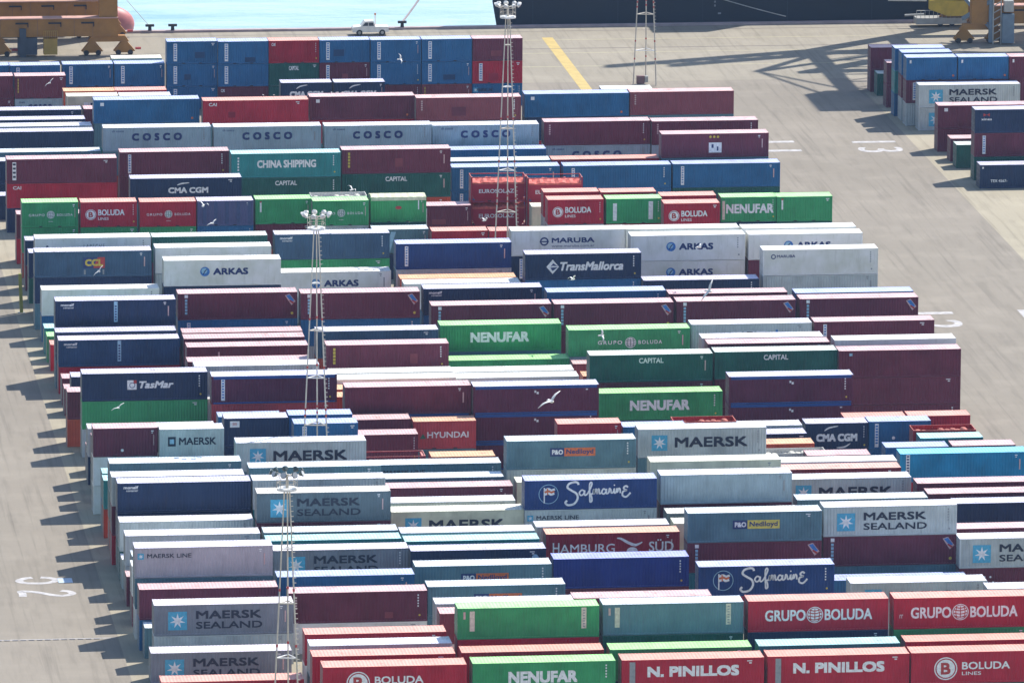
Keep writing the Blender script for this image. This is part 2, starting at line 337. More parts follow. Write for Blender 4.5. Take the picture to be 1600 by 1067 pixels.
        if L > 7: T('CMA CGM', .34, .70, .38, .62, 'w', .04); f.stroke([(.42*L, 1.95), (.46*L, 2.12), (.53*L, 2.2)], .16, 'w', True)
        else: T('CMA CGM', .17, .83, .38, .66, 'w', .045); f.stroke([(.30*L, 2.0), (.38*L, 2.3), (.52*L, 2.45)], .16, 'w', True); f.stroke([(.50*L, .33), (.62*L, .38), (.72*L, .72)], .16, 'w', True)
    elif lg == 'caidot': B(.10, .16, .08, .92, 'w'); [B(.11, .15, .14+i*.1, .20+i*.1, 'b') for i in range(7)]; D(.40, .60, .16, 'w')
    elif lg == 'capital': T('CAPITAL', .40, .60, .13, .32, 'w', .02)
    elif lg == 'tiny': B(.485, .50, .18, .26, 'w'); B(.503, .52, .23, .31, 'w')
    elif lg == 'cornert': B(.085, .11, .10, .20, 'pb')
    elif lg == 'panels': [B(.33+i*.105, .42+i*.105, .28, .6, 'w') for i in range(3)]; B(.46, .51, .3, .5, 'k'); B(.70, .72, .25, .35, 'b')
    elif lg == 'tmall': f.poly([(.18, .50), (.235, .22), (.29, .50), (.235, .78)], 'w'); f.poly([(.215, .50), (.24, .36), (.28, .48), (.235, .46)], 'n'); f.poly([(.215, .54), (.235, .66), (.28, .52), (.235, .52)], 'n'); T('TransMallorca', .30, .845, .32, .66, 'w', .03, .25)
    elif lg == 'maruba': D(.29, .44, .46, 'n', .3); B(.25, .33, .42, .47, 'n'); T('MARUBA', .355, .73, .30, .50, 'n', .035); T('www.maruba.com.ar', .355, .73, .57, .67, 'n', .0)
    elif lg == 'marubas': D(.09, .27, .26, 'n', .16); T('MARUBA', .12, .28, .20, .31, 'n', .02)
    elif lg == 'arkas': D(.35, .45, .50, 'b'); D(.345, .42, .30, 'pb'); f.stroke([(.335*L, 1.2), (.35*L, 1.55), (.365*L, 1.75)], .1, 'n'); T('ARKAS', .42, .72, .32, .58, 'n', .04)
    elif lg == 'tasmar': B(.36, .435, .26, .60, 'w'); B(.41, .435, .26, .38, 'r'); D(.40, .44, .28, 'n', .22); T('TasMar', .455, .73, .30, .56, 'w', .035, .25)
    elif lg == 'ccl': B(.415, .60, .24, .66, 'n'); f.poly([(.54, .24), (.60, .24), (.60, .66), (.50, .66)], 'r'); T('CCL', .43, .585, .31, .58, 'y', .04); B(.42, .435, .72, .9, 'g'); B(.58, .595, .72, .9, 'g')
    elif lg == 'corl': T('CORI', .13, .38, .60, .92, 'pk', .02, 0, 1.6)
    elif lg == 'orgpatch': B(.36, .60, .62, .95, 'o'); B(.26, .36, .62, .95, 'n')
    elif lg == 'cai': T('CAI', .055, .13, .10, .24, 'w', .02)
    elif lg == 'china': T('CHINA SHIPPING', .235, .775, .28, .60, 'w', .03); [B(.055, .07, .15+i*.12, .23+i*.12, 'w') for i in range(5)]
    elif lg == 'cosco': T('COSCO', .265, .73, .24, .56, 'n', .045, 0, 1.75); T('ch cosco', .08, .19, .10, .19, 'n', .01)
    elif lg == 'smb': B(.06, .095, .12, .26, 'w'); D(.93, .82, .13, 'o')
    elif lg == 'ribs': [B(.10+i*.2, .16+i*.2, .05, .95, 'd') for i in range(5)]; D(.1, .2, .0+.15, 'w')
    elif lg == 'redem': D(.5, .42, .34, 'r', sq=.55); B(.85, .87, .1, .5, 'w')
    elif lg == 'euro': T('EUROSOLAZ', .14, .78, .50, .66, 'w', .02)
    elif lg == 'vbh': B(.12, .19, .18, .88, 'w'); B(.76, .84, .12, .84, 'w')
    elif lg == 'oldlogo': [D(.49+i*.035, .14, .14, 'y') for i in range(-1, 2)]; B(.44, .56, .38, .80, 'w'); B(.465, .485, .45, .6, 'n'); B(.515, .53, .55, .72, 'n')
    elif lg == 'smalltxt': T('contenemar', .1, .21, .30, .42, 'w', .01); f.poly([(.045, .42), (.075, .28), (.09, .42)], 'w'); D(.92, .3, .3, 'pb')
    elif lg == 'redbow': f.poly([(.08, .16), (.11, .22), (.08, .3)], 'r'); f.poly([(.14, .16), (.11, .22), (.14, .3)], 'r'); T('xines', .06, .16, .36, .46, 'w', .02)
    elif lg == 'smallt': T('TEX 4567-', .10, .26, .62, .74, 'w', .02); B(.02, .035, .08, .16, 'w'); T('NYK', .47, .54, .42, .58, 'w', .03)
    elif lg == 'diag': f.poly([(.25, .9), (.42, .1), (.60, .1), (.60, .9)] if L > 7 else [(.22, 1), (.33, .1), (.42, .1), (.30, 1)], 'w' if L > 7 else 'pb')
    elif lg == 'patchr': B(.32, .69, .66, .92, 'tan')
    elif lg == 'grt': T('LAPECHE', .42, .60, .25, .42, 'g', .01, 0, 1.4); D(.105, .32, .12, 'n')
    elif lg == 'dot': D(.45, .78, .14, 'w')
_lm = {}
def logo_meshes(lg, L):
    k = (lg, L)
    if k not in _lm:
        f = Face(L); logo(f, lg, L); _lm[k] = [(ink, b.mesh('lettering_'+ink)) for ink, b in f.l.items()]
    return _lm[k]
def small_marks(L, v):
    k = ('marks', L, v)
    if k not in _lm:
        f = Face(L); q = .6 if L > 7 else 1.1
        if v == 0:
            f.rect(.90, .90+.035*q, .10, .135, 'w'); f.rect(.905, .905+.02*q, .165, .195, 'w'); f.rect(.935, .945, .25, .62, 'pk')
        elif v == 1:
            [f.rect(.93, .94, .12+i*.09, .17+i*.09, 'w') for i in range(5)]; f.disc(.945, .8, .09, 'y')
        else:
            f.rect(.88, .88+.06*q, .09, .12, 'w'); f.rect(.895, .895+.03*q, .15, .19, 'w')
        _lm[k] = [(i, b.mesh('marking')) for i, b in f.l.items()]
    return _lm[k]
def patch_mesh(L, x, z, w_, h_, c): return MB().box(x, .006, z, x+w_, .016, z+h_).mesh('repair_panel')
SMOOTH = {'wht', 'bei'}
GRP = "shipping containers stacked in the terminal yard"
def container(X, Y, z, h, L, c, lg, label):
    r = empty('shipping_container' if L > 7 else 'short_shipping_container', (X+L/2, Y+W/2, z), label, 'container', GRP if L > 7 else 'short shipping containers stacked in the terminal yard')
    sc = h/H0; off = Vector((-L/2, -W/2, 0)); m = MAT[c]
    def part(n, me, mt):
        o = link(n, me, mt, r, off); o.scale = (1, 1, sc); return o
    if c in ('opt', 'opn', 'opw', 'flat', 'tarp'):
        special(r, part, off, L, c, m, sc)
    else:
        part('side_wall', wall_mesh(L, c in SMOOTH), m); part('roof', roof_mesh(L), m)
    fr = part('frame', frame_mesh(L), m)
    if c == 'mrl': part('side_rail', rail_mesh(L), RAIL)
    if c != 'flat':
        for i in (0, 1):
            d = part('door', door_mesh(i), m); b = link('locking_bar', bars_mesh(i), METAL, d)
    if L < 7: part('fork_pocket', pocket_mesh(L), DARK)
    for ink, me in (logo_meshes(lg, L) if lg else []):
        part('stripe' if lg.startswith('v') else 'lettering', me, INKM[ink])
    rr = rnd.random()
    if lg not in ('ribbon', 'smb', 'strips') and c not in ('opt', 'opn', 'opw', 'flat') and rr < .75:
        for ink, me in small_marks(L, int(rr*10) % 3): part('marking', me, INKM[ink if c not in ('wht', 'gry', 'sil', 'bei') else 'g'])
    if lg in ('', 'vtex', 'vyel', 'smallr', 'vwht', 'cai') and c not in ('opt', 'opn', 'opw', 'flat', 'tarp', 'wht', 'bei') and rnd.random() < .38:
        w_ = rnd.uniform(.6, 1.8); h_ = rnd.uniform(.5, 1.1); x = rnd.uniform(1.4, L-w_-1.2) if L > 7 else rnd.uniform(1.3, L-w_-1)
        part('repair_panel', patch_mesh(L, x, rnd.uniform(.2, .9), w_, h_, c), MAT[{'mar': 'brn', 'brn': 'mar', 'red': 'hsr', 'blu': 'nvb', 'nvy': 'nvb', 'gry': 'sil', 'slt': 'slb'}.get(c, c)])
    return r
def special(r, part, off, L, c, m, sc):
    H = H0
    if c == 'tarp':
        part('side_wall', wall_mesh(L, False), m); b = MB()
        n = 24
        for i in range(n):
            x0 = .05+(L-.1)*i/n; x1 = .05+(L-.1)*(i+1)/n; a = .05+.05*math.sin(i*1.9); d = .05+.05*math.sin((i+1)*1.9)
            b.quad((x0, -.03, H-.35), (x1, -.03, H-.35), (x1, 0, H+a*.4), (x0, 0, H+d*.4)); b.quad((x0, 0, H+a*.4), (x1, 0, H+d*.4), (x1, W/2, H+.12+d), (x0, W/2, H+.12+a)); b.quad((x0, W/2, H+.12+a), (x1, W/2, H+.12+d), (x1, W, H+.03), (x0, W, H+.03))
        part('tarpaulin', b.mesh('tarpaulin'), plain('tarp_cloth', (.66, .68, .46), .8, 0, .25, 2))
    elif c == 'opt':
        b = MB(); ch = .45
        b.prism([(ch, .14), (L-ch, .14), (L-.15, ch+.2), (L-.15, H*.7), (.15, H*.7), (.15, ch+.2)], .06, W-.06)
        part('hopper_body', b.mesh('hopper_body'), m)
        b = MB(); nn = 14
        for j in range(6):
            for i in range(nn):
                g = lambda i, j: (.15+(L-.3)*i/nn, .06+(W-.12)*j/6, H*.7+.02+.62*math.sin(math.pi*(.12+.76*j/6))*(.8+.22*math.sin(i*2.3+j))+.04*math.sin(i*5.1))
                b.quad(g(i, j), g(i+1, j), g(i+1, j+1), g(i, j+1))
        for i in range(nn):
            g = lambda i, z: (.15+(L-.3)*i/nn, .055, z); b.quad(g(i, H*.7), g(i+1, H*.7), (g(i+1, 0)[0], .06, H*.7+.02+.62*math.sin(math.pi*.12)*(.8+.22*math.sin((i+1)*2.3))+.04*math.sin((i+1)*5.1)), (g(i, 0)[0], .06, H*.7+.02+.62*math.sin(math.pi*.12)*(.8+.22*math.sin(i*2.3))+.04*math.sin(i*5.1)))
        part('tarpaulin', b.mesh('tarpaulin'), plain('red_tarp', (.62, .13, .10), .75, 0, .4, 2.5))
    elif c in ('opn', 'opw'):
        part('side_wall', wall_mesh(L, False), m)
        b = MB(); b.box(.1, .1, .9, L-.1, W-.1, H-.5)
        rg = random.Random(int(L*7)+len(c))
        for i in range(9): x = .3+i*(L-1)/9; b.ell((x+.3, W/2+rg.uniform(-.3, .3), H-.5), (.45, .7, rg.uniform(.2, .55)), 9, 6)
        part('cargo', b.mesh('cargo'), plain('cargo_'+c, (.42, .13, .10) if c == 'opn' else (.62, .60, .52), .85, 0, .5, 3))
    elif c == 'flat':
        b = MB(); b.box(.1, .05, .15, L-.1, W-.05, .5)
        for x in (.05, L-.3): b.box(x, .1, .5, x+.25, W-.1, H-.12)
        for k in range(5): b.beam((.3, .3+k*.45, .7), (L-.4, .3+k*.45, .8+.05*k), .12, .12)
        b.beam((.2, .08, H-.5), (L-.2, .08, H-.5), .1, .12)
        part('deck', b.mesh('deck'), m)
        b = MB(); rg = random.Random(3)
        for k in range(16): b.box(*(lambda x, y: (x, y, .9, x+.3, y+.35, 1.1+rg.uniform(0, .5)))(rg.uniform(.5, L-1), rg.uniform(.2, W-.6)))
        part('cargo', b.mesh('cargo'), plain('mixed_cargo', (.35, .33, .30), .8, 0, .6, 4))
# ---------------------------------------------------------------- stacks: X, Y, top z, length, tiers top-down (colour, marking, label)
STACKS = [
(53.87,687.14,2.75,12.19,[('red','','plain bright red container, left of the grey one')]),
(66.98,679.91,5.50,12.19,[('red','boluda','bright red container with circled letter, left of the block lettered green one'),('gry','','')]),
(79.70,680.07,5.50,12.19,[('grn','nenufar','green container with wide block lettering, right of the circled letter red one'),('red','','')]),
(92.42,680.05,5.50,12.19,[('red','pinillos','bright red container with white stripe and lettering, right of the block lettered green one'),('nvy','','')]),
(104.94,680.19,5.50,12.19,[('red','pinillos','bright red container with white stripe and lettering, right of the stripe lettered red one'),('nvy','','')]),
(117.31,680.28,5.50,12.19,[('red','bolines','bright red container with circled letter, right of the stripe lettered red one'),('dgr','','')]),
(66.48,683.87,5.50,12.19,[('red','','plain bright red container, left of the red one'),('org','','')]),
(79.23,684.05,5.50,12.19,[('red','','plain bright red container, behind the block lettered green one'),('blu','','')]),
(91.94,683.93,5.50,12.19,[('grn','','plain green container, behind the stripe lettered red one'),('nvy','','')]),
(104.77,684.05,5.50,12.19,[('tea','','plain teal container, behind the stripe lettered red one'),('nvy','','')]),
(117.49,684.37,5.50,12.19,[('red','','plain bright red container, right of the teal one'),('mar','','')]),
(66.62,687.69,5.50,12.19,[('gry','','plain pale grey container, behind the red one'),('dgr','','plain dark green container directly under the plain pale grey')]),
(66.60,691.88,5.50,12.19,[('red','','plain bright red container, behind the grey one'),('wht','','plain white container directly under a red one')]),
(79.40,688.66,8.25,12.19,[('grn','strips','green container with white end strips'),('red','','plain bright red container directly under a green one'),('red','','')]),
(91.95,688.91,8.25,12.19,[('slt','strips','slate grey container with white end strips'),('dgr','','plain dark green container directly under the slate grey with white end strips'),('tea','','')]),
(104.55,688.98,8.25,12.19,[('red','grupo','bright red container with globe between words, behind the teal one'),('nvy','','plain navy container directly under a globe lettered red one'),('tea','','')]),
(117.22,688.85,8.25,12.19,[('red','grupo2','bright red container with globe between words, behind the red one'),('grn','','plain green container directly under a globe lettered red one'),('mar','','')]),
(79.01,702.14,5.50,12.19,[('gry','','plain pale grey container, behind the brown one'),('gry','','')]),
(78.98,698.46,5.50,12.19,[('brn','','plain brownish red container, behind the green one'),('wht','','')]),
(66.66,707.36,5.50,12.19,[('mar','vtex','dark maroon container with faint vertical lettering, right of the slate one'),('wht','','plain white container directly under a maroon one')]),
(79.05,708.71,5.50,12.19,[('slt','poor','slate grey container with navy and orange sign, behind the grey one'),('slt','','plain slate grey container directly under a orange sign slate one')]),
(78.82,716.62,5.50,12.19,[('slt','poor','slate grey container with navy and orange sign, behind the orange sign slate one'),('red','','')]),
(66.24,713.71,5.50,12.19,[('blu','','plain mid blue container, behind the maroon one'),('tea','','')]),
(53.76,710.01,5.50,12.19,[('mar','','plain dark maroon container, in front of the tiny star lilac one'),('blu','','plain mid blue container directly under a maroon one')]),
(54.57,703.87,5.50,12.19,[('mgr','msea','mid grey container with star and two words, behind the two word star grey one'),('gry','','plain pale grey container directly under a two word star grey one')]),
(53.81,697.68,2.75,12.19,[('mgr','msea','mid grey container with star and two words, behind the red one')]),
(91.42,718.38,5.50,12.19,[('roy','','plain royal blue container'),('mar','','plain dark maroon container directly under a royal blue one')]),
(91.26,703.10,5.50,12.19,[('mar','','plain dark maroon container, right of the grey one'),('nvy','','')]),
(103.89,714.12,5.50,12.19,[('saf','safm','deep blue container with flag and script, right of the royal blue one'),('red','','')]),
(116.93,719.45,2.75,12.19,[('blu','','plain mid blue container, behind the one word star grey one')]),
(116.30,706.50,5.50,12.19,[('gry','maersk','pale grey container with star and one word, behind the globe lettered red one'),('gry','','')]),
(128.00,703.30,5.50,12.19,[('gry','','plain pale grey container, right of the one word star grey one'),('mar','','')]),
(128.93,722.97,5.50,12.19,[('gry','msea','pale grey container with star and two words, right of the two word star grey one'),('mar','dots','dark maroon container with white dots, second down its stack')]),
(116.78,724.87,8.25,12.19,[('gry','msea','pale grey container with star and two words, behind the blue one'),('mar','ribbon','dark maroon container with ribbon emblem directly under a two word star grey one'),('slt','','plain slate grey container directly under a ribbon maroon one')]),
(104.21,723.55,8.25,12.19,[('slt','pony','slate grey container with navy and yellow sign'),('mar','ribbon','dark maroon container with ribbon emblem directly under a yellow sign slate one'),('tea','','plain teal container directly under a ribbon maroon one')]),
(116.78,740.32,5.50,12.19,[('slt','','plain slate grey container, right of the silver one'),('red','','')]),
(131.00,737.46,5.50,12.19,[('nvy','','plain navy container, top tier, 11th such counted from photo top'),('tea','','')]),
(129.19,727.08,5.50,12.19,[('mar','','plain dark maroon container, behind the two word star grey one'),('red','','')]),
(116.72,749.11,5.50,12.19,[('gry','maersk','pale grey container with star and one word, right of the cream one'),('gry','','')]),
(116.46,753.32,5.50,12.19,[('drd','','plain deep red container'),('blu','','')]),
(116.60,756.46,5.50,12.19,[('wht','','plain white container, behind the red one'),('red','','')]),
(129.55,759.11,5.50,12.19,[('sky','vblk','sky blue container with vertical strip'),('red','','')]),
(128.98,746.24,5.50,12.19,[('mar','','plain dark maroon container, right of the one word star grey one'),('slt','','')]),
(129.24,741.74,5.50,12.19,[('mar','','plain dark maroon container behind a navy one, right of slate'),('nvy','','')]),
(103.95,739.52,8.25,12.19,[('sil','','plain silver container, behind the dark grey one'),('mar','','plain dark maroon container directly under a silver one'),('slt','','')]),
(103.81,745.34,8.25,12.19,[('bei','','plain cream container, behind the silver one'),('nvy','',''),('mar','','')]),
(91.25,738.34,8.25,12.19,[('saf','safm','deep blue container with flag and script, behind the grey one'),('gry','mline','pale grey container with tiny star lettering, second down its stack'),('slt','','')]),
(91.96,750.20,5.50,12.19,[('bei','','plain cream container, behind the script lettered deep blue one'),('slt','','')]),
(91.65,755.54,8.25,12.19,[('slt','poor','slate grey container with navy and orange sign, behind the cream one'),('gry','','plain pale grey container directly under a orange sign slate one'),('dgr','','')]),
(104.60,759.61,8.25,12.19,[('gry','maersk','pale grey container with star and one word, behind the cream one'),('slt','','plain slate grey container under a one word star grey one, right of the red'),('wht','','')]),
(91.98,728.36,5.50,12.19,[('hsr','hsud','crimson container with serif lettering and swoosh'),('gry','','')]),
(91.46,731.44,5.50,12.19,[('gry','','plain pale grey container, behind the swoosh crimson one'),('blu','','')]),
(104.06,735.85,5.50,12.19,[('dgy','','plain dark grey container'),('gry','','')]),
(104.10,731.65,5.50,12.19,[('bei','','plain cream container, behind the yellow sign slate one'),('org','','')]),
(79.02,738.74,5.50,12.19,[('bei','maersk','cream container with star and one word'),('red','','')]),
(78.72,742.61,5.50,12.19,[('gry','','plain pale grey container, behind the one word star cream one'),('nvy','','')]),
(79.24,748.78,5.50,12.19,[('mar','','plain dark maroon container, left of the cream one'),('wht','','')]),
(66.40,735.32,8.25,12.19,[('dgy','msea','dark grey container with star and two words'),('mar','','plain dark maroon container directly under a two word star dark grey one'),('red','','')]),
(66.66,731.36,5.50,12.19,[('slt','','plain slate grey container, behind the teal one'),('mar','','')]),
(66.59,728.02,5.50,12.19,[('tea','','plain teal container, behind the two word star grey one'),('red','','')]),
(66.84,724.05,5.50,12.19,[('mgr','msea','mid grey container with star and two words, behind the blue one'),('mar','','')]),
(78.98,730.06,5.50,12.19,[('gry','','plain pale grey container, behind the teal one'),('nvy','','')]),
(78.97,726.65,5.50,12.19,[('tea','','plain teal container, behind the navy one'),('red','','')]),
(79.09,722.76,5.50,12.19,[('nvy','smalltxt','navy container with thin white text'),('tea','','')]),
(53.69,714.26,8.25,12.19,[('lil','mline','lilac grey container with tiny star lettering'),('slt','','plain slate grey container directly under a tiny star lilac one'),('wht','','plain white container, third down its stack')]),
(54.13,731.24,5.50,12.19,[('gry','','plain pale grey container, left of the slate one'),('gry','','plain pale grey container directly under a grey one')]),
(54.02,736.90,5.50,12.19,[('gry','redlogo','pale grey container with small red sign, behind the grey one'),('dgr','','plain dark green container directly under the pale grey with small red sign')]),
(54.12,740.72,8.25,12.19,[('nvy','monell','navy container with small corner lettering, behind the grey one'),('nvy','','plain navy container directly under a corner lettered navy one'),('dgr','','plain dark green container third down, under a navy one')]),
(53.79,743.47,8.25,12.19,[('gry','','plain pale grey container, behind the corner lettered navy one'),('mar','','plain dark maroon container directly under a grey one'),('red','','plain bright red container third down, under a maroon one')]),
(54.01,749.24,8.25,12.19,[('slt','','plain slate grey container, left of the slate one'),('dgr','','plain dark green container directly under the plain slate grey'),('org','','plain orange container directly under a dark green one')]),
(53.95,757.60,5.50,12.19,[('tea','','plain teal container, behind the teal one'),('blu','','plain mid blue container directly under a teal one')]),
(53.84,754.55,5.50,12.19,[('tea','','plain teal container, behind the slate one'),('org','','plain orange container directly under a teal one')]),
(66.64,746.17,8.25,12.19,[('slt','','plain slate grey container behind a grey one, right of grey'),('gry','',''),('red','','')]),
(79.33,758.84,5.50,12.19,[('slt','mline','slate grey container with tiny star lettering'),('red','','')]),
(66.50,740.85,8.25,12.19,[('gry','redlogo','pale grey container with small red sign, behind the two word star dark grey one'),('tea','','plain teal container directly under a grey one'),('mar','','')]),
(78.86,752.84,5.50,12.19,[('slt','','plain slate grey container, behind the maroon one'),('nvy','','')]),
(85.29,761.96,5.50,6.06,[('org','','plain orange short container, behind the tiny star slate one'),('mar','','')]),
(78.74,762.54,5.50,6.06,[('flat','','plain red frame short container'),('org','','')]),
(66.42,757.13,8.25,12.19,[('gry','maersk','pale grey container with star and one word, right of the teal one'),('slt','',''),('red','','')]),
(53.60,764.69,8.25,6.06,[('mar','dot','dark maroon short container with pale dot'),('wht','','plain white short container, second down its stack'),('wht','','plain white short container, third down its stack')]),
(59.78,763.75,8.25,6.06,[('gry','msq','pale grey short container with square outline lettering'),('slt','',''),('org','','')]),
(66.24,768.10,8.25,6.06,[('nvy','patch','navy short container with pale corner patch'),('nvy','','plain navy short container directly under a navy one'),('slt','','')]),
(72.59,765.11,8.25,6.06,[('blu','vwht','mid blue short container with vertical strip, behind the one word star grey one'),('blu','',''),('slt','','')]),
(72.46,769.06,8.25,6.06,[('blu','','plain mid blue short container, behind the strip blue one'),('gry','',''),('nvy','','')]),
(66.86,781.79,5.50,6.06,[('blu','','plain mid blue short container, behind the navy one'),('dgr','','')]),
(78.96,777.62,5.85,6.06,[('mar','','plain dark maroon short container, behind the maroon one'),('gry','','')]),
(79.11,772.32,5.50,6.06,[('mar','','plain dark maroon short container, behind the frame one'),('slt','','')]),
(85.32,777.90,5.50,6.06,[('hyr','hyundai','brick red short container with faint lettering'),('slt','','plain slate grey short container, second down its stack')]),
(97.35,762.74,8.25,6.06,[('red','smallr','bright red short container with right corner text'),('org','',''),('red','','')]),
(103.60,762.92,7.80,6.06,[('blu','','plain mid blue short container, behind the one word star grey one'),('blu','',''),('slt','','')]),
(110.24,775.46,5.50,6.06,[('opn','','plain open red short container, behind the one word star grey one'),('dgr','','')]),
(122.75,773.52,5.50,6.06,[('nvy','cma','navy short container with lettering and arcs, behind the maroon one'),('dgr','','')]),
(128.94,773.88,5.50,6.06,[('blu','caidot','mid blue short container with strip and dot'),('blu','','plain mid blue short container directly under a blue one')]),
(116.28,773.02,5.50,6.06,[('gry','','plain pale grey short container, behind the navy one'),('nvy','','')]),
(116.12,769.22,5.50,6.06,[('nvy','','plain navy short container'),('mar','','')]),
(116.15,764.72,5.50,6.06,[('org','','plain orange short container, behind the open white one'),('slt','','')]),
(116.90,761.78,5.20,6.06,[('opw','','plain open white short container, behind the white one'),('slt','','')]),
(120.67,759.27,5.50,6.06,[('mar','','plain dark maroon short container, behind the white one'),('wht','','')]),
(133.33,776.99,5.30,6.06,[('red','','plain bright red short container, behind the open red one'),('gry','','')]),
(127.04,776.83,5.30,6.06,[('red','','plain bright red short container, behind the blue one'),('slt','','')]),
(132.55,769.46,5.50,6.06,[('opn','','plain open red short container, behind the teal one'),('nvy','','')]),
(132.63,765.95,5.50,6.06,[('tea','','plain teal short container'),('mar','','')]),
(128.80,763.03,5.30,6.06,[('blu','','plain mid blue short container, behind the sky blue one'),('nvy','','')]),
(135.10,762.27,5.50,6.06,[('mar','','plain dark maroon short container, behind the sky blue one'),('gry','','')]),
(129.28,794.37,8.25,12.19,[('mar','cornert','dark maroon container with tiny corner mark'),('mar','','plain dark maroon container directly under the dark maroon with tiny corner mark'),('mar','','plain dark maroon container under a maroon one, behind the red')]),
(129.67,799.60,8.25,12.19,[('wht','','plain white container, behind the maroon one'),('red','',''),('tea','','')]),
(116.99,794.91,8.25,12.19,[('dgr','capital','dark green container with small serif lettering, behind the blue railed one'),('mar','','plain dark maroon container under a serif lettered dark green one, left of the maroon'),('mar','','plain dark maroon container under a maroon one, left of the maroon')]),
(104.52,794.39,8.25,12.19,[('dgr','capital','dark green container with small serif lettering, behind the block lettered green one'),('mar','','plain dark maroon container under a serif lettered dark green one, right of the white'),('mar','','')]),
(116.67,782.94,8.25,12.19,[('mrl','tiny','blue railed maroon container with tiny white mark, behind the arc lettered navy one'),('mrl','tiny','blue railed maroon container with tiny white mark, second tier, 1st such counted from photo top'),('gry','','')]),
(104.80,789.37,5.50,12.19,[('grn','nenufar','green container with wide block lettering, behind the open red one'),('nvy','','plain navy container directly under a block lettered green one')]),
(91.43,780.61,8.25,12.19,[('mrl','tiny','blue railed maroon container with tiny white mark, behind the red one'),('mrl','tiny','blue railed maroon container with tiny white mark under a blue railed one, behind the red'),('mrl','','plain blue railed maroon container, third down its stack')]),
(79.06,781.34,8.25,12.19,[('mar','smallr','dark maroon container with right corner text'),('mrl','','plain blue railed maroon container, second down its stack'),('slt','','')]),
(79.34,796.36,5.90,12.19,[('wht','','plain white container, behind the orange one'),('blu','','')]),
(79.38,799.43,5.90,12.19,[('wht','','plain white container, in front of the yellow lettered maroon one'),('red','','')]),
(91.73,797.86,5.50,12.19,[('wht','','plain white container, behind the blue railed one'),('org','','')]),
(91.63,800.98,5.50,12.19,[('wht','','plain white container, left of the brown one'),('mar','','')]),
(91.88,806.49,5.50,12.19,[('grn','','plain green container, behind the white one'),('mar','','')]),
(91.55,810.56,8.25,12.19,[('grn','nenufar','green container with wide block lettering, behind the green one'),('slt','','plain slate grey container directly under a block lettered green one'),('nvy','','')]),
(104.08,803.73,5.50,12.19,[('brn','','plain brownish red container, behind the serif lettered dark green one'),('nvy','','')]),
(104.31,797.69,5.50,12.19,[('org','','plain orange container, behind the serif lettered dark green one'),('red','','')]),
(104.06,807.04,8.25,12.19,[('grn','gruposm','green container with small globe emblem'),('gry','','plain pale grey container directly under a small globe green one'),('nvy','','')]),
(116.62,808.72,8.25,12.19,[('gry','panels','pale grey container with pale sign panels'),('slt','',''),('slt','','')]),
(116.91,803.05,8.00,12.19,[('gry','','plain pale grey container, right of the brown one'),('mar','',''),('slt','','')]),
(116.90,798.97,8.25,12.19,[('mar','','plain dark maroon container, behind the serif lettered dark green one'),('red','',''),('slt','','')]),
(129.11,808.96,8.25,12.19,[('mar','vwht','dark maroon container with vertical strip, behind the white one'),('blu','',''),('tea','','')]),
(129.48,820.77,8.25,12.19,[('mar','ribbon','dark maroon container with ribbon emblem, behind the strip maroon one'),('slt','',''),('dgr','','')]),
(129.50,823.90,8.25,12.19,[('blu','','plain mid blue container, right of the maroon one'),('mar','',''),('slt','','')]),
(116.82,820.59,8.25,12.19,[('mar','ribbon','dark maroon container with ribbon emblem, behind the grey one'),('nvy','',''),('red','','')]),
(104.27,820.40,8.25,12.19,[('mar','ribbon','dark maroon container with ribbon emblem, behind the small globe green one'),('mar','','plain dark maroon container directly under a ribbon maroon one'),('gry','','')]),
(91.81,820.65,8.25,12.19,[('mar','ribbon','dark maroon container with ribbon emblem, behind the block lettered green one'),('org','',''),('red','','')]),
(116.59,824.59,8.25,12.19,[('mar','','plain dark maroon container, behind the ribbon maroon one'),('blu','',''),('red','','')]),
(104.33,826.57,8.25,12.19,[('blu','','plain mid blue container, right of the corner lettered navy one'),('dgr','',''),('mar','','')]),
(91.97,829.46,8.25,12.19,[('nvy','monell','navy container with small corner lettering, behind the ribbon maroon one'),('blu','','plain mid blue container directly under a corner lettered navy one'),('slt','','')]),
(116.88,845.81,5.50,12.19,[('nvy','','plain navy container, right of the diamond navy one'),('mar','','')]),
(104.59,847.01,8.25,12.19,[('nvy','tmall','navy container with diamond and lettering'),('blu','','plain mid blue container directly under a diamond navy one'),('mar','','')]),
(91.78,846.24,5.50,12.19,[('wht','','plain white container, behind the corner lettered navy one'),('slt','','')]),
(91.69,848.99,5.50,12.19,[('org','','plain orange container, behind the white one'),('mar','','')]),
(91.77,853.96,8.25,12.19,[('saf','vwht','deep blue container with vertical strip'),('gry','','plain pale grey container directly under a strip deep blue one'),('org','','')]),
(104.68,860.22,8.25,12.19,[('wht','maruba','white container with navy round emblem'),('nvy','vwht','navy container with vertical strip, second down its stack'),('blu','','')]),
(116.95,856.27,8.25,12.19,[('wht','arkas','white container with blue globe, behind the navy one'),('wht','arkas','white container with blue globe, second down its stack'),('slt','','')]),
(116.90,860.10,8.25,12.19,[('wht','','plain white container, right of the round emblem white one'),('tea','',''),('tea','','')]),
(129.33,859.49,8.25,12.19,[('wht','','plain white container behind a globe white one, right of white'),('slt','',''),('red','','')]),
(129.46,855.93,8.25,12.19,[('wht','arkas','white container with blue globe, behind the white one'),('mar','','plain dark maroon container directly under a globe white one'),('nvy','','')]),
(129.68,847.18,8.25,12.19,[('wht','marubas','white container with tiny navy lettering'),('gry','patchr','pale grey container with tan patch, second down its stack'),('org','','')]),
(78.99,853.47,5.50,12.19,[('wht','arkas','white container with blue globe, left of the strip deep blue one'),('gry','','plain pale grey container directly under a globe white one')]),
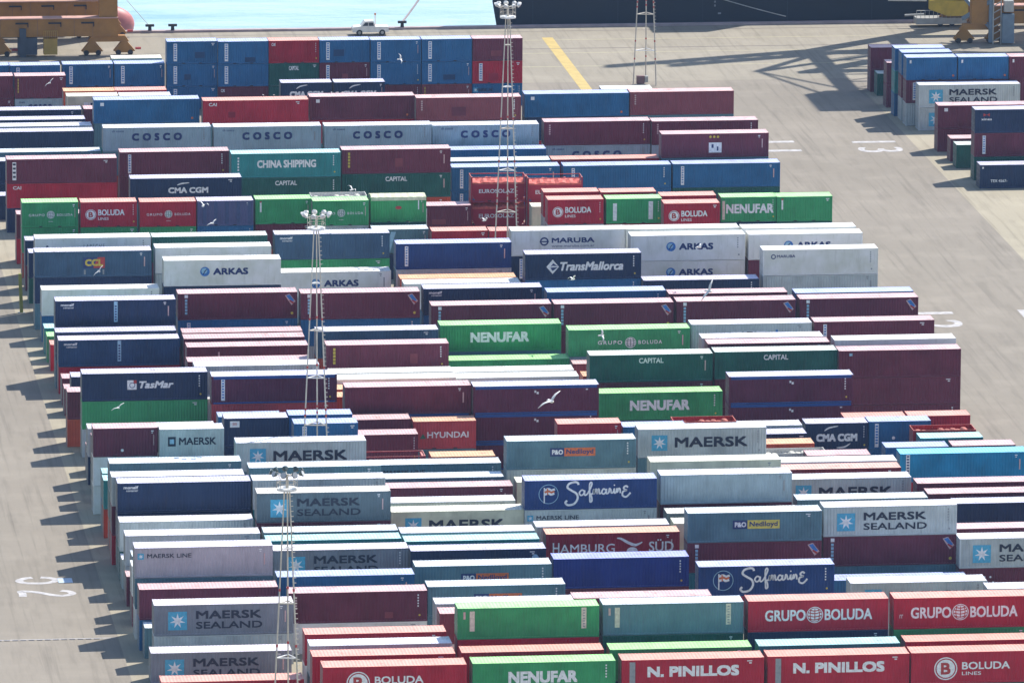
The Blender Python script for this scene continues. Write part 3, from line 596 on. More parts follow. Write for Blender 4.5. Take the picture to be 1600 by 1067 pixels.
(66.78,846.94,8.25,12.19,[('wht','arkas','white container with blue globe, behind the ribbon maroon one'),('nvy','','plain navy container directly under a globe white one'),('dgr','','')]),
(66.43,854.04,8.25,12.19,[('wht','','plain white container, right of the orange sign blue grey one'),('gry','','plain pale grey container directly under a white one'),('nvy','','')]),
(66.58,860.15,8.25,12.19,[('dgr','','plain dark green container, behind the white one'),('mar','','plain dark maroon container directly under a dark green one'),('mar','','')]),
(79.57,860.35,8.25,12.19,[('slb','monell','blue grey container with small corner lettering'),('grn','','plain green container directly under a corner lettered blue grey one'),('mar','','')]),
(91.65,876.73,5.50,6.06,[('slt','diag','slate grey short container with pale diagonal stripe'),('nvy','','plain navy short container directly under a slate one')]),
(97.92,875.20,5.50,6.06,[('red','','plain bright red short container, right of the slate one'),('blu','','')]),
(104.11,874.84,5.50,6.06,[('red','','plain bright red short container, behind the round emblem white one'),('mar','','')]),
(53.75,852.84,8.25,12.19,[('slb','ccl','blue grey container with orange and navy sign'),('nvy','','plain navy container directly under a orange sign blue grey one'),('slt','','plain slate grey container third down, under a navy one')]),
(54.26,860.30,8.25,12.19,[('wht','grt','white container with faint grey lettering'),('blu','',''),('mar','','')]),
(54.06,873.84,5.50,12.19,[('nvy','','plain navy container, in front of the circled letter red one'),('mar','','plain dark maroon container directly under a navy one')]),
(54.04,846.34,5.50,12.19,[('wht','','plain white container, behind the teal one'),('blu','','plain mid blue container directly under a white one')]),
(54.14,826.38,8.25,12.19,[('nvy','monellv','navy container with pale central strip'),('wht','',''),('org','','')]),
(66.80,829.12,8.25,12.19,[('mar','ribbon','dark maroon container with ribbon emblem, behind the maroon one'),('blu','vwht','mid blue container with vertical strip directly under a ribbon maroon one'),('mar','','')]),
(79.26,828.21,8.25,12.19,[('mar','ribbon','dark maroon container with ribbon emblem, left of the corner lettered navy one'),('blu','','plain mid blue container directly under a ribbon maroon one'),('gry','','plain pale grey container directly under a blue one')]),
(53.90,822.64,5.80,12.19,[('nvy','','plain navy container, behind the central strip navy one'),('slt','','plain slate grey container second down, under a navy one')]),
(54.02,820.02,5.50,12.19,[('nvb','monellv','dusty navy container with pale central strip'),('red','','plain bright red container directly under a central strip navy one')]),
(66.71,822.71,5.50,12.19,[('mar','','plain dark maroon container, in front of the ribbon maroon one'),('mar','','')]),
(66.64,819.72,5.50,12.19,[('mar','','plain dark maroon container, right of the central strip navy one'),('nvy','','')]),
(66.60,815.47,5.50,12.19,[('mar','vone','dark maroon container with thin vertical mark'),('wht','','')]),
(66.08,808.26,5.50,12.19,[('mar','','plain dark maroon container, right of the maroon one'),('red','','')]),
(65.47,792.63,8.25,12.19,[('gry','','plain pale grey container, behind the strip blue railed one'),('tea','',''),('dgr','','')]),
(66.72,787.66,8.25,12.19,[('mrl','vwht','blue railed maroon container with vertical strip'),('hyr','corl','brick red container with spaced pale letters, second down its stack'),('slt','','')]),
(54.31,790.01,8.25,12.19,[('nvy','tasmar','navy container with white square emblem'),('grn','','plain green container directly under a square emblem navy one'),('gry','','plain pale grey container directly under a green one')]),
(78.96,808.63,8.25,12.19,[('slb','orgpatch','blue grey container with orange patch'),('org','','plain orange container directly under a blue grey one'),('gry','','')]),
(79.47,803.86,7.80,12.19,[('mar','vyel','dark maroon container with yellow vertical lettering, behind the white one'),('gry','',''),('org','','')]),
(54.00,814.55,2.75,12.19,[('mar','','plain dark maroon container, in front of the central strip navy one')]),
(54.08,801.95,5.50,12.19,[('nvy','','plain navy container, top tier, 10th such counted from photo top'),('dgr','','')]),
(54.18,881.02,8.25,6.06,[('grn','gruposm','green short container with small globe emblem, behind the navy one'),('grn','','plain green short container directly under a small globe green one'),('org','','plain orange short container directly under a green one')]),
(60.47,880.67,8.25,6.06,[('red','boluda','bright red short container with circled letter, behind the navy one'),('grn','','plain green short container directly under a circled letter red one'),('mar','','')]),
(66.83,880.31,8.25,6.06,[('red','gruposm','bright red short container with small globe emblem'),('grn','','plain green short container directly under a small globe red one'),('gry','','')]),
(73.04,880.35,8.25,6.06,[('slp','ribs','streaky purple grey short container with flat ribbed side'),('blu','','plain mid blue short container directly under a purple grey one'),('dgr','','')]),
(79.36,880.80,8.25,6.06,[('grn','vwhs','green short container with short white strip, right of the purple grey one'),('mar','','plain dark maroon short container directly under a green one'),('org','','plain orange short container directly under a maroon one')]),
(85.43,879.26,8.25,6.06,[('grn','gruposm','green short container with small globe emblem, right of the green one'),('gry','','plain pale grey short container directly under a small globe green one'),('slt','','')]),
(91.85,880.69,8.25,6.06,[('tarp','redem','green tarp topped short container with red emblem'),('dgr','','plain dark green short container directly under a tarped one'),('gry','','')]),
(85.54,881.95,8.25,6.06,[('opw','','plain open white short container, behind the small globe green one'),('org','',''),('gry','','')]),
(97.81,890.09,5.50,6.06,[('mar','vwht','dark maroon short container with vertical strip'),('mar','','')]),
(104.11,891.98,8.25,6.06,[('opt','euro','red bulk short container with faint lettering, behind the red one'),('opt','euro','red bulk short container with faint lettering, second down its stack'),('mar','','plain dark maroon short container directly under a red bulk one')]),
(110.22,890.93,8.25,6.06,[('opt','euro','red bulk short container with faint lettering, behind the cream one'),('opt','','plain red bulk short container, second down its stack'),('red','','')]),
(110.20,887.00,5.80,6.06,[('bei','','plain cream short container, behind the red one'),('red','','')]),
(110.79,877.73,8.25,6.06,[('red','boluda','bright red short container with circled letter, behind the round emblem white one'),('gry','','plain pale grey short container directly under a circled letter red one'),('wht','','')]),
(110.89,882.23,8.25,6.06,[('red','','plain bright red short container, in front of the cream one'),('gry','','plain pale grey short container directly under a red one'),('tea','','')]),
(117.08,881.70,8.25,6.06,[('red','','plain bright red short container, behind the green one'),('gry','',''),('dgr','','')]),
(117.15,877.67,8.25,6.06,[('grn','vbh','green short container with two vertical strips'),('red','','plain bright red short container directly under a green one'),('blu','','')]),
(123.00,874.46,8.25,6.06,[('red','boluda','bright red short container with circled letter, behind the white one'),('slt','',''),('mar','','')]),
(123.27,878.98,8.25,6.06,[('red','','plain bright red short container, right of the green one'),('slt','',''),('mar','','')]),
(129.67,877.56,8.25,6.06,[('grn','nenufar','green short container with wide block lettering'),('nvy','','plain navy short container directly under a block lettered green one'),('mar','','')]),
(135.76,877.34,8.25,6.06,[('grn','vwhs','green short container with short white strip, behind the white one'),('dgr','','plain dark green short container directly under a green one'),('slt','','')]),
(66.86,894.26,8.25,12.19,[('nvy','cma','navy container with lettering and arcs'),('slt','',''),('tea','','')]),
(54.14,907.24,8.25,12.19,[('mar','vcai','dark maroon container with checkered strip'),('red','cai','bright red container with three outlined letters, second down its stack'),('nvy','','plain navy container, third down its stack')]),
(66.91,910.66,8.25,12.19,[('mar','vwht','dark maroon container with vertical strip, behind the arc lettered navy one'),('mar','','plain dark maroon container directly under a strip maroon one'),('nvy','','')]),
(79.19,908.53,8.25,12.19,[('tea','china','teal container with long white lettering'),('dgr','capital','dark green container with small serif lettering directly under a long lettered teal one'),('mar','','')]),
(91.68,909.99,8.25,12.19,[('mar','vyel','dark maroon container with yellow vertical lettering, right of the long lettered teal one'),('dgr','capital','dark green container with small serif lettering directly under a yellow lettered maroon one'),('org','','plain orange container directly under a serif lettered dark green one')]),
(104.39,913.15,5.50,12.19,[('blu','vwht','mid blue container with vertical strip, right of the yellow lettered maroon one'),('blu','vwht','mid blue container with vertical strip directly under a strip blue one')]),
(116.98,912.99,5.50,12.19,[('blu','vwht','mid blue container with vertical strip, in front of the red one'),('blu','','plain mid blue container directly under a strip blue one')]),
(129.40,913.10,5.50,12.19,[('blu','vwht','mid blue container with vertical strip, in front of the orange emblem maroon one'),('dgr','','plain dark green container directly under a strip blue one')]),
(103.94,921.95,5.90,12.19,[('blu','','plain mid blue container, behind the slate one'),('nvy','','')]),
(103.81,917.04,5.50,12.19,[('slt','','plain slate grey container, behind the strip blue one'),('dgr','','')]),
(116.17,917.11,5.50,12.19,[('red','','plain bright red container, behind the strip blue one'),('gry','','')]),
(116.37,925.86,8.25,12.19,[('mar','vtex','dark maroon container with faint vertical lettering, right of the spaced letter silver one'),('sil','cosco','silver container with spaced navy letters, second down its stack'),('mar','','')]),
(128.68,925.23,8.25,12.19,[('mar','vtex','dark maroon container with faint vertical lettering, behind the orange emblem maroon one'),('sil','','plain silver container, second down its stack'),('blu','','')]),
(128.62,916.80,8.25,12.19,[('mar','oldlogo','dark maroon container with orange and white emblem'),('slt','','plain slate grey container directly under a orange emblem maroon one'),('red','','')]),
(66.21,926.22,8.25,12.19,[('sil','cosco','silver container with spaced navy letters, behind the strip maroon one'),('slt','','plain slate grey container directly under a spaced letter silver one'),('org','','')]),
(78.70,925.76,8.25,12.19,[('sil','cosco','silver container with spaced navy letters, behind the long lettered teal one'),('tea','',''),('slt','','')]),
(91.24,925.39,8.25,12.19,[('sil','cosco','silver container with spaced navy letters, behind the yellow lettered maroon one'),('slt','',''),('dgr','','')]),
(103.62,926.08,8.00,12.19,[('sil','cosco','silver container with spaced navy letters, behind the blue one'),('wht','',''),('gry','','')]),
(66.45,944.69,8.25,12.19,[('blu','smb','mid blue container with small white square, right of the grey one'),('slt','','plain slate grey container directly under a white square blue one'),('tea','','')]),
(78.93,943.16,8.25,12.19,[('red','cai','bright red container with three outlined letters'),('slt','',''),('tea','','')]),
(91.43,944.82,8.25,12.19,[('mar','smb','dark maroon container with small white square, right of the outlined letter red one'),('red','','plain bright red container directly under a white square maroon one'),('slt','','')]),
(103.62,942.98,8.25,12.19,[('brn','vtex','brownish red container with faint vertical lettering, behind the spaced letter silver one'),('dgr','','plain dark green container directly under a brown one'),('org','','')]),
(116.41,944.52,8.25,12.19,[('blu','smb','mid blue container with small white square, right of the brown one'),('nvy','','plain navy container directly under a white square blue one'),('red','','')]),
(128.77,944.84,8.25,12.19,[('brn','vtex','brownish red container with faint vertical lettering, right of the white square blue one'),('slt','','plain slate grey container directly under a brown one'),('slt','','')]),
(127.87,963.04,5.50,6.06,[('wht','','plain white short container'),('gry','','')]),
(90.50,970.60,5.50,6.06,[('nvy','cma','navy short container with lettering and arcs, left of the arc lettered navy one'),('mar','','')]),
(96.81,970.42,5.50,6.06,[('nvy','cma','navy short container with lettering and arcs, right of the arc lettered navy one'),('dgr','','')]),
(78.09,984.92,8.25,6.06,[('blu','vwht','mid blue short container with vertical strip, top tier, 5th such counted from photo top'),('blu','vwht','mid blue short container with vertical strip, second tier, 4th such counted from photo top'),('blu','vwht','mid blue short container with vertical strip, third down its stack')]),
(84.20,984.40,8.25,6.06,[('blu','vwht','mid blue short container with vertical strip, left of the outlined letter red one'),('blu','vwht','mid blue short container with vertical strip, second tier, 3rd such counted from photo top'),('mar','cai','dark maroon short container with three outlined letters, third down its stack')]),
(90.32,984.50,8.25,6.06,[('red','cai','bright red short container with three outlined letters'),('dgr','capital','dark green short container with small serif lettering, second down its stack'),('dgr','','plain dark green short container, third down its stack')]),
(96.45,984.36,8.25,6.06,[('blu','vwht','mid blue short container with vertical strip, behind the arc lettered navy one'),('mar','vwht','dark maroon short container with vertical strip directly under a strip blue one'),('mar','','')]),
(102.60,984.08,8.25,6.06,[('blu','vwht','mid blue short container with vertical strip, top tier, 2nd such counted from photo top'),('blu','vwht','mid blue short container with vertical strip, second tier, 2nd such counted from photo top'),('mar','','plain dark maroon short container third down, under a strip blue one')]),
(108.78,984.08,8.25,6.06,[('blu','vwht','mid blue short container with vertical strip, left of the maroon one'),('blu','vwht','mid blue short container with vertical strip under a strip blue one, left of the maroon'),('brn','vyel','brownish red short container with yellow vertical lettering, third down its stack')]),
(114.93,984.03,8.25,6.06,[('mar','smallr','dark maroon short container with right corner text'),('red','vwht','bright red short container with vertical strip, second down its stack'),('blu','mline','mid blue short container with tiny star lettering, third down its stack')]),
(65.61,985.90,5.50,6.06,[('blu','vwht','mid blue short container with vertical strip, top tier, 7th such counted from photo top'),('mar','','plain dark maroon short container second down, under a strip blue one')]),
(71.83,985.74,5.50,6.06,[('blu','vwht','mid blue short container with vertical strip, in front of the cream one'),('blu','','plain mid blue short container directly under a strip blue one')]),
(71.78,989.64,5.50,6.06,[('bei','','plain cream short container, behind the strip blue one'),('tea','','')]),
(59.23,985.59,5.50,6.06,[('blu','vwht','mid blue short container with vertical strip, behind the yellow lettered maroon one'),('red','','plain bright red short container directly under a strip blue one')]),
(53.10,985.84,5.50,6.06,[('blu','','plain mid blue short container, behind the maroon one'),('slt','','')]),
(59.38,978.00,5.50,6.06,[('mar','vyel','dark maroon short container with yellow vertical lettering'),('sil','cosco','silver short container with spaced navy letters, second down its stack')]),
(53.14,978.27,5.50,6.06,[('mar','','plain dark maroon short container, left of the yellow lettered maroon one'),('mar','','plain dark maroon short container under a maroon one, left of the yellow lettered maroon')]),
(64.45,966.92,5.50,6.06,[('org','','plain orange short container, behind the cream one'),('mar','','')]),
(70.55,966.99,5.50,6.06,[('red','','plain bright red short container, behind the grey one'),('blu','','')]),
(64.58,963.42,5.50,6.06,[('bei','panels','cream short container with pale sign panels'),('nvy','','')]),
(70.77,963.24,5.50,6.06,[('gry','','plain pale grey short container, behind the maroon one'),('slt','','')]),
(53.50,954.50,5.50,12.19,[('nvy','','plain navy container behind a navy one, left of maroon'),('org','','')]),
(65.97,954.68,5.50,12.19,[('mar','','plain dark maroon container, behind the white square blue one'),('mar','','')]),
(53.48,948.04,5.50,12.19,[('nvy','','plain navy container, behind the grey one'),('org','','')]),
(53.96,943.73,5.50,12.19,[('gry','','plain pale grey container, behind the navy one'),('nvy','','')]),
(53.89,940.14,5.50,12.19,[('nvy','','plain navy container, behind the slate one'),('dgr','','')]),
(53.77,927.06,5.50,12.19,[('slt','','plain slate grey container, behind the navy one'),('dgr','','')]),
(54.08,889.02,5.50,12.19,[('mar','','plain dark maroon container, behind the small globe green one'),('red','','plain bright red container second down, under a maroon one')]),
(165.84,962.64,5.50,12.19,[('gry','msea','pale grey container with star and two words, behind the white square maroon one'),('gry','msea','pale grey container with star and two words, second down its stack')]),
(164.87,965.98,8.25,6.06,[('blu','smb','mid blue short container with small white square, left of the white square blue one'),('mar','vwht','dark maroon short container with vertical strip directly under a white square blue one'),('gry','','plain pale grey short container directly under a strip maroon one')]),
(171.08,965.81,8.25,6.06,[('blu','smb','mid blue short container with small white square, right of the white square blue one'),('mar','','plain dark maroon short container directly under a white square blue one'),('tea','','')]),
(177.24,965.65,8.25,6.06,[('mar','smb','dark maroon short container with small white square'),('mar','','plain dark maroon short container directly under a white square maroon one'),('mar','','')]),
(164.90,969.61,8.25,6.06,[('blu','','plain mid blue short container, behind the white square blue one'),('mar','','plain dark maroon short container directly under a blue one'),('gry','','plain pale grey short container directly under a maroon one')]),
(164.60,972.75,8.25,6.06,[('blu','','plain mid blue short container, behind the blue one'),('tea','','plain teal short container, second down its stack'),('blu','','plain mid blue short container, third down its stack')]),
(164.51,989.86,5.50,6.06,[('mar','','plain dark maroon short container, behind the dark green one'),('mar','','plain dark maroon short container under a maroon one, behind the dark green')]),
(164.90,987.10,2.75,6.06,[('dgr','','plain dark green short container')]),
(164.65,978.75,5.50,6.06,[('mar','','plain dark maroon short container, behind the blue one'),('mar','','plain dark maroon short container under a maroon one, behind the blue')]),
(165.70,948.41,5.50,12.19,[('mar','smb','dark maroon container with small white square, behind the maroon one'),('mar','','plain dark maroon container directly under a white square maroon one')]),
(166.73,929.63,8.25,12.19,[('nvy','redbow','navy container with red bow emblem'),('mar','vwht','dark maroon container with vertical strip, second down its stack'),('dgr','','plain dark green container directly under a strip maroon one')]),
(166.10,941.84,2.75,12.19,[('mar','','plain dark maroon container, behind the dark green one')]),
(166.06,937.61,2.75,12.19,[('dgr','diag','dark green container with pale diagonal stripe')]),
(166.49,924.43,2.75,12.19,[('nvy','smallt','navy container with low white text')]),
(53.95,831.43,2.75,12.19,[('red','','plain bright red container, behind the central strip navy one')]),
(53.90,835.74,2.75,12.19,[('grn','','plain green container, behind the red one')]),
(53.90,840.05,2.75,12.19,[('tea','','plain teal container, behind the green one')]),
(53.60,921.53,5.50,12.19,[('nvy','','plain navy container, left of the spaced letter silver one'),('nvy','','plain navy container directly under a navy one')]),
(53.60,915.06,2.75,12.19,[('nvy','','plain navy container, left of the strip maroon one')]),
(53.90,809.44,2.75,12.19,[('mar','','plain dark maroon container behind a navy one, left of maroon')]),
(78.90,793.58,5.50,12.19,[('org','','plain orange container, behind the orange one'),('mar','','')]),
(78.90,790.04,5.50,12.19,[('org','','plain orange container, behind the maroon one'),('mar','','')]),
(66.50,790.26,5.50,12.19,[('wht','','plain white container, behind the strip blue railed one'),('mar','','')]),
(54.00,866.78,5.50,12.19,[('nvy','','plain navy container, behind the white one'),('dgr','','plain dark green container second down, under a navy one')]),
(54.00,857.30,2.75,12.19,[('dgr','','plain dark green container, behind the orange sign blue grey one')]),
(54.00,707.06,2.75,12.19,[('slt','','plain slate grey container behind a two word star grey, before a maroon one')]),
(53.80,719.13,5.50,12.19,[('wht','','plain white container, behind the tiny star lilac one'),('mar','','plain dark maroon container directly under a white one')]),
(54.10,723.01,5.50,12.19,[('slt','','plain slate grey container, behind the white one'),('nvy','','')]),
(53.90,726.89,2.75,12.19,[('mar','','plain dark maroon container, behind the white one')]),
(54.00,768.92,5.50,12.19,[('nvy','',''),('mar','','')]),
(54.10,773.23,5.50,12.19,[('mar','','plain dark maroon container behind a maroon, before a grey one'),('dgr','','plain dark green container directly under a maroon one')]),
(54.00,777.54,5.50,12.19,[('gry','','plain pale grey container, left of the blue one'),('nvy','','plain navy container directly under a grey one')]),
(54.20,781.85,2.75,12.19,[('mar','','plain dark maroon container, in front of the square emblem navy one')]),
(53.20,794.79,5.50,12.19,[('mar','','plain dark maroon container, behind the square emblem navy one'),('org','','plain orange container directly under a maroon one')]),
(54.00,733.79,2.75,12.19,[('gry','','plain pale grey container, behind the grey one')]),
]
HID = {}
for X, Y, zt, L, tiers in STACKS:
    h = zt/len(tiers)
    for t, (c, lg, lab) in enumerate(tiers):
        z = zt-(t+1)*h
        if lab: container(X, Y, z+.004*(len(tiers)-t), h-.012, L, c, lg, lab)
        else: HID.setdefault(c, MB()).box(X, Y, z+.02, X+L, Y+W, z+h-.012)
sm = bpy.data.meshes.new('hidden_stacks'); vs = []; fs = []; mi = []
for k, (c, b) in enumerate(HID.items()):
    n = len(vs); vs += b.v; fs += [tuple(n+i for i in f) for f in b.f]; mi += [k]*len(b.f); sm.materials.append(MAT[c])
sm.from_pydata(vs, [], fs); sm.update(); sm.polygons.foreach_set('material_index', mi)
link('shipping_containers', sm, None, None, (0, 0, 0), "remaining lower tier containers buried inside the stacks", 'containers', kind='stuff')
# ---------------------------------------------------------------- ground, water
def groundmat(name, c0, c1, tyre=True, scale=.12):
    m, t, p = nodes(name); tc = t.nodes.new('ShaderNodeTexCoord'); V = tc.outputs['Object']
    mp = t.nodes.new('ShaderNodeMapping'); mp.inputs['Scale'].default_value = (1, .12, 1); t.links.new(V, mp.inputs[0])
    n1 = noisen(t, V, .02, 5, .6); n2 = noisen(t, mp.outputs[0], .9, 6, .6); n3 = noisen(t, V, 1.3, 6, .7); n4 = noisen(t, V, .16, 4, .6)
    c = mix(t, ramp(t, n1, .35, .65), c0, c1)
    c = mix(t, ramp(t, n2, .50, .72, 0, .38), c, tuple(x*.62 for x in c0))
    c = mix(t, ramp(t, n4, .5, .7, 0, .35), c, tuple(min(1, x*1.22) for x in c1))
    c = mix(t, ramp(t, n3, .64, .78, 0, .35), c, tuple(x*.6 for x in c0))
    m3 = t.nodes.new('ShaderNodeMapping'); m3.inputs['Scale'].default_value = (1, .02, 1); t.links.new(V, m3.inputs[0]); c = mix(t, ramp(t, noisen(t, m3.outputs[0], 1.6, 4, .6), .54, .68, 0, .45), c, tuple(x*.6 for x in c0))
    vo = t.nodes.new('ShaderNodeTexBrick'); vo.inputs['Scale'].default_value = scale; vo.inputs['Mortar Size'].default_value = .006
    for i, v in ((1, (1, 1, 1, 1)), (2, (.93, .93, .93, 1)), (3, (.62, .62, .62, 1))): vo.inputs[i].default_value = v
    t.links.new(V, vo.inputs[0]); mu = t.nodes.new('ShaderNodeMix'); mu.data_type = 'RGBA'; mu.blend_type = 'MULTIPLY'; mu.inputs[0].default_value = .18
    t.links.new(c, mu.inputs[6]); t.links.new(vo.outputs[0], mu.inputs[7]); t.links.new(mu.outputs[2], p.inputs['Base Color'])
    p.inputs['Roughness'].default_value = .85; p.inputs['Specular IOR Level'].default_value = .25
    return m
def sheet(name, x0, y0, x1, y1, z, mat, kind='structure', parts=1):
    b = MB(); b.quad((x0, y0, z), (x1, y0, z), (x1, y1, z), (x0, y1, z)); return link(name, b.mesh(name), mat, kind=kind)
QY = 1042.0
g = MB().box(-1500, -400, -12, 1600, QY, 0); link('ground', g.mesh('ground'), groundmat('asphalt', (.245, .215, .172), (.285, .25, .202)), kind='structure')
apm = groundmat('concrete_apron', (.335, .295, .215), (.39, .345, .255), scale=.25)
sheet('pavement_apron', 52.25, 500, 135.5, 946, .004, apm)
sheet('pavement_apron', 163.8, 870, 300, 990, .004, apm)
sheet('pavement_quay', -400, 1000, 700, QY-1.2, .004, groundmat('quay_concrete', (.275, .245, .190), (.325, .29, .228)))
link('kerb', MB().box(-400, QY-.8, .0, 700, QY+.1, .28).mesh('kerb'), plain('kerb_stone', (.42, .33, .33), .8, 0, .2, .5), kind='structure')
wm, t, p = nodes('sea_water'); tc = t.nodes.new('ShaderNodeTexCoord'); mp = t.nodes.new('ShaderNodeMapping'); mp.inputs['Scale'].default_value = (.5, 1, 1); t.links.new(tc.outputs['Object'], mp.inputs[0])
n1 = noisen(t, mp.outputs[0], .35, 6, .65); mp2 = t.nodes.new('ShaderNodeMapping'); mp2.inputs['Scale'].default_value = (.25, 1, 1); t.links.new(tc.outputs['Object'], mp2.inputs[0]); n2 = noisen(t, mp2.outputs[0], .22, 5, .7)
t.links.new(mix(t, ramp(t, n2, .35, .65), (.25, .45, .54), (.46, .63, .67)), p.inputs['Base Color']); p.inputs['Roughness'].default_value = .28
bp = t.nodes.new('ShaderNodeBump'); bp.inputs['Strength'].default_value = .9; bp.inputs['Distance'].default_value = .4; t.links.new(n1, bp.inputs['Height']); t.links.new(bp.outputs[0], p.inputs['Normal'])
sheet('water', -3000, QY, 3500, 7000, -2.5, wm)
YEL = plain('yellow_marking', (.52, .385, .13), .7, 0, .12, .8); WMK = plain('white_marking', (.46, .44, .43), .7, 0, .35, 1.6); RAILM = plain('crane_rail_steel', (.16, .13, .12), .6)
sheet('marking_yellow_band', 129.5, 985, 130.9, 1033.5, .012, YEL)
for y in (1031.5, 1021.5, 1011.5): sheet('marking_yellow_line', 120, y, 300, y+.16, .010, plain('faded_yellow', (.52, .47, .28), .8))
for y in (1038.3, 1024.9): sheet('crane_rail', -300, y, 500, y+.22, .016, RAILM)
def ground_text(txt, X, Y, w_, l_):
    "letters painted on the ground; tops point to +X, reading towards -Y"
    v, f = glyphs(txt, 0, 0, 1.25); V = []; F = []
    for dy, dz in ((-.12, 0), (.12, .001)):
        k = len(V); V += [(X+c*l_, Y-a*w_+dy, .012+dz) for a, c in v]; F += [tuple(k+q for q in g_) for g_ in f]
    me = bpy.data.meshes.new('marking_number'); me.from_pydata(V, [], F); me.update()
    link('marking_number', me, WMK, kind='structure')
ground_text('13', 156.67, 956.04, 7.18, 5.26)
ground_text('11', 144.76, 957.08, 6.77, 5.18)
ground_text('12', 145.32, 853.60, 8.48, 5.72)
ground_text('1', 158.05, 853.92, 3.76, 4.80)
def ground_stroke(pts, X, Y, w_, l_, wd):
    f = Face(1); f.stroke([(a*w_, c*l_) for a, c in pts], wd, 'w'); b = f.l['w']; me = bpy.data.meshes.new('marking_number')
    me.from_pydata([(X+z, Y-x, .012) for x, y, z in b.v], [], b.f); me.update(); link('marking_number', me, WMK, kind='structure')
ground_stroke([(0, 0.4), (0.12, 0.2), (0.5, 0.04), (0.85, 0.15), (1, 0.42), (0.98, 0.72), (0.7, 0.95), (0.35, 0.98), (0.08, 0.8), (0.0, 0.62)], 44.76, 739.07, 2.30, 3.53, 0.7)
ground_stroke([(1, 0.05), (0.5, 0.06), (0.12, 0.04), (0.15, 0.2), (0.45, 0.42), (0.85, 0.62), (0.98, 0.8), (0.7, 0.97), (0.3, 0.93), (0.1, 0.78)], 44.62, 733.90, 2.27, 4.89, 0.7)
b = MB()
for i in range(40): b.quad((22+i*.72, 714.64, .012), (22+i*.72+.5, 714.64, .012), (22+i*.72+.5, 714.94, .012), (22+i*.72, 714.94, .012))
link('drain_grating', b.mesh('drain_grating'), DARK, kind='structure'); sheet('drain_edge', 20, 714.94, 52, 715.14, .011, WMK)
# ---------------------------------------------------------------- light masts
LEG = plain('mast_steel', (.58, .53, .45), .6, .1); WPAINT = plain('white_enamel', (.80, .78, .74), .4); REDP = plain('red_paint', (.45, .05, .05), .5)
MASTS = [(105.2, 868.6, 31.0, 'white lamp mast rising in front of the dark ship hull', 0), (74.4, 762.3, 28.7, 'lamp mast with white floodlight ring above the green short containers', 0),
         (61.3, 652.0, 28.4, 'nearest lamp mast with dark upturned floodlights, foot below the picture', 1), (137.8, 997.6, 30.5, 'lamp mast standing alone on the open quay, head out of view', 0)]
for mx, my, mh, lab, dk in MASTS:
    r = empty('light_mast', (mx, my, 0), lab, 'light mast', 'three legged floodlight masts'); top = mh-1.2
    rad = lambda z: 1.62-(1.62-.24)*z/top
    ang = [R(200), R(320), R(80)]
    pt = lambda i, z: Vector((rad(z)*math.cos(ang[i]), rad(z)*math.sin(ang[i])*.9, z))
    for i in range(3):
        link('leg', MB().bar(pt(i, 0), pt(i, top), .078, 8, .06).mesh('leg'), LEG, r)
    z = 4.3; k = 0
    while z < top-1:
        b = MB()
        for i in range(3): b.bar(pt(i, z), pt((i+1) % 3, z), .055, 6)
        link('brace', b.mesh('brace'), LEG if k % 2 else WPAINT, r); z += 4.5; k += 1
    b = MB(); z = 1.0
    while z < top-.5:
        p_ = pt(1, z); b.box(p_.x+.05, p_.y-.03, z, p_.x+.24, p_.y+.03, z+.04); z += .42
    link('step', b.mesh('step'), LEG, r)
    for i in range(3):
        b = MB()
        for z in (3.2, 5.4, 9.6, 10.2, 14.2, 18.8): b.bar(pt(i, z), pt(i, z+.22), .095, 8)
        link('red_band', b.mesh('red_band'), REDP, r)
    link('platform', MB().bar((0, 0, top-.1), (0, 0, top+.08), .85, 20).mesh('platform'), WPAINT, r)
    b = MB()
    for i in range(8):
        a = 2*math.pi*i/8; b.bar((.82*math.cos(a), .82*math.sin(a), top), (.82*math.cos(a), .82*math.sin(a), top+1.0), .025, 5)
        a2 = 2*math.pi*(i+1)/8
        for zz in (.5, 1.0): b.bar((.82*math.cos(a), .82*math.sin(a), top+zz), (.82*math.cos(a2), .82*math.sin(a2), top+zz), .02, 5)
        b.bar((0, 0, mh-.15), (1.1*math.cos(a), 1.1*math.sin(a), mh), .03, 5)
    b.bar((0, 0, top), (0, 0, mh), .12, 8); link('lamp_rack', b.mesh('lamp_rack'), LEG, r)
    for i in range(9):
        a = 2*math.pi*(i+.3)/9; c = Vector((1.25*math.cos(a), 1.25*math.sin(a), mh+.15)); d = Vector((math.cos(a)*.8, math.sin(a)*.8, -.6 if not dk else .35)).normalized()
        o = link('floodlight', MB().bar(c-d*.2, c+d*.08, .11, 10, .27).bar(c+d*.08, c+d*.13, .27, 10, .24).mesh('floodlight'), plain('lamp_dark', (.06, .09, .09), .4) if dk else WPAINT, r)
        link('lens', MB().bar(c+d*.131, c+d*.15, .22, 10).mesh('lens'), plain('lamp_glass', (.5, .5, .5), .15), o)
r = empty('electrical_cabinet', (137.4, 997.9, 0), 'brown and grey electrical cabinet at the foot of the quay lamp mast', 'cabinet')
link('cabinet_body', MB().box(-.6, -.3, .1, .35, .3, 1.05).mesh('cabinet_body'), plain('cabinet_brown', (.22, .12, .12), .6), r)
link('meter_box', MB().box(.40, -.25, .25, .8, .25, 1.0).mesh('meter_box'), METAL, r)
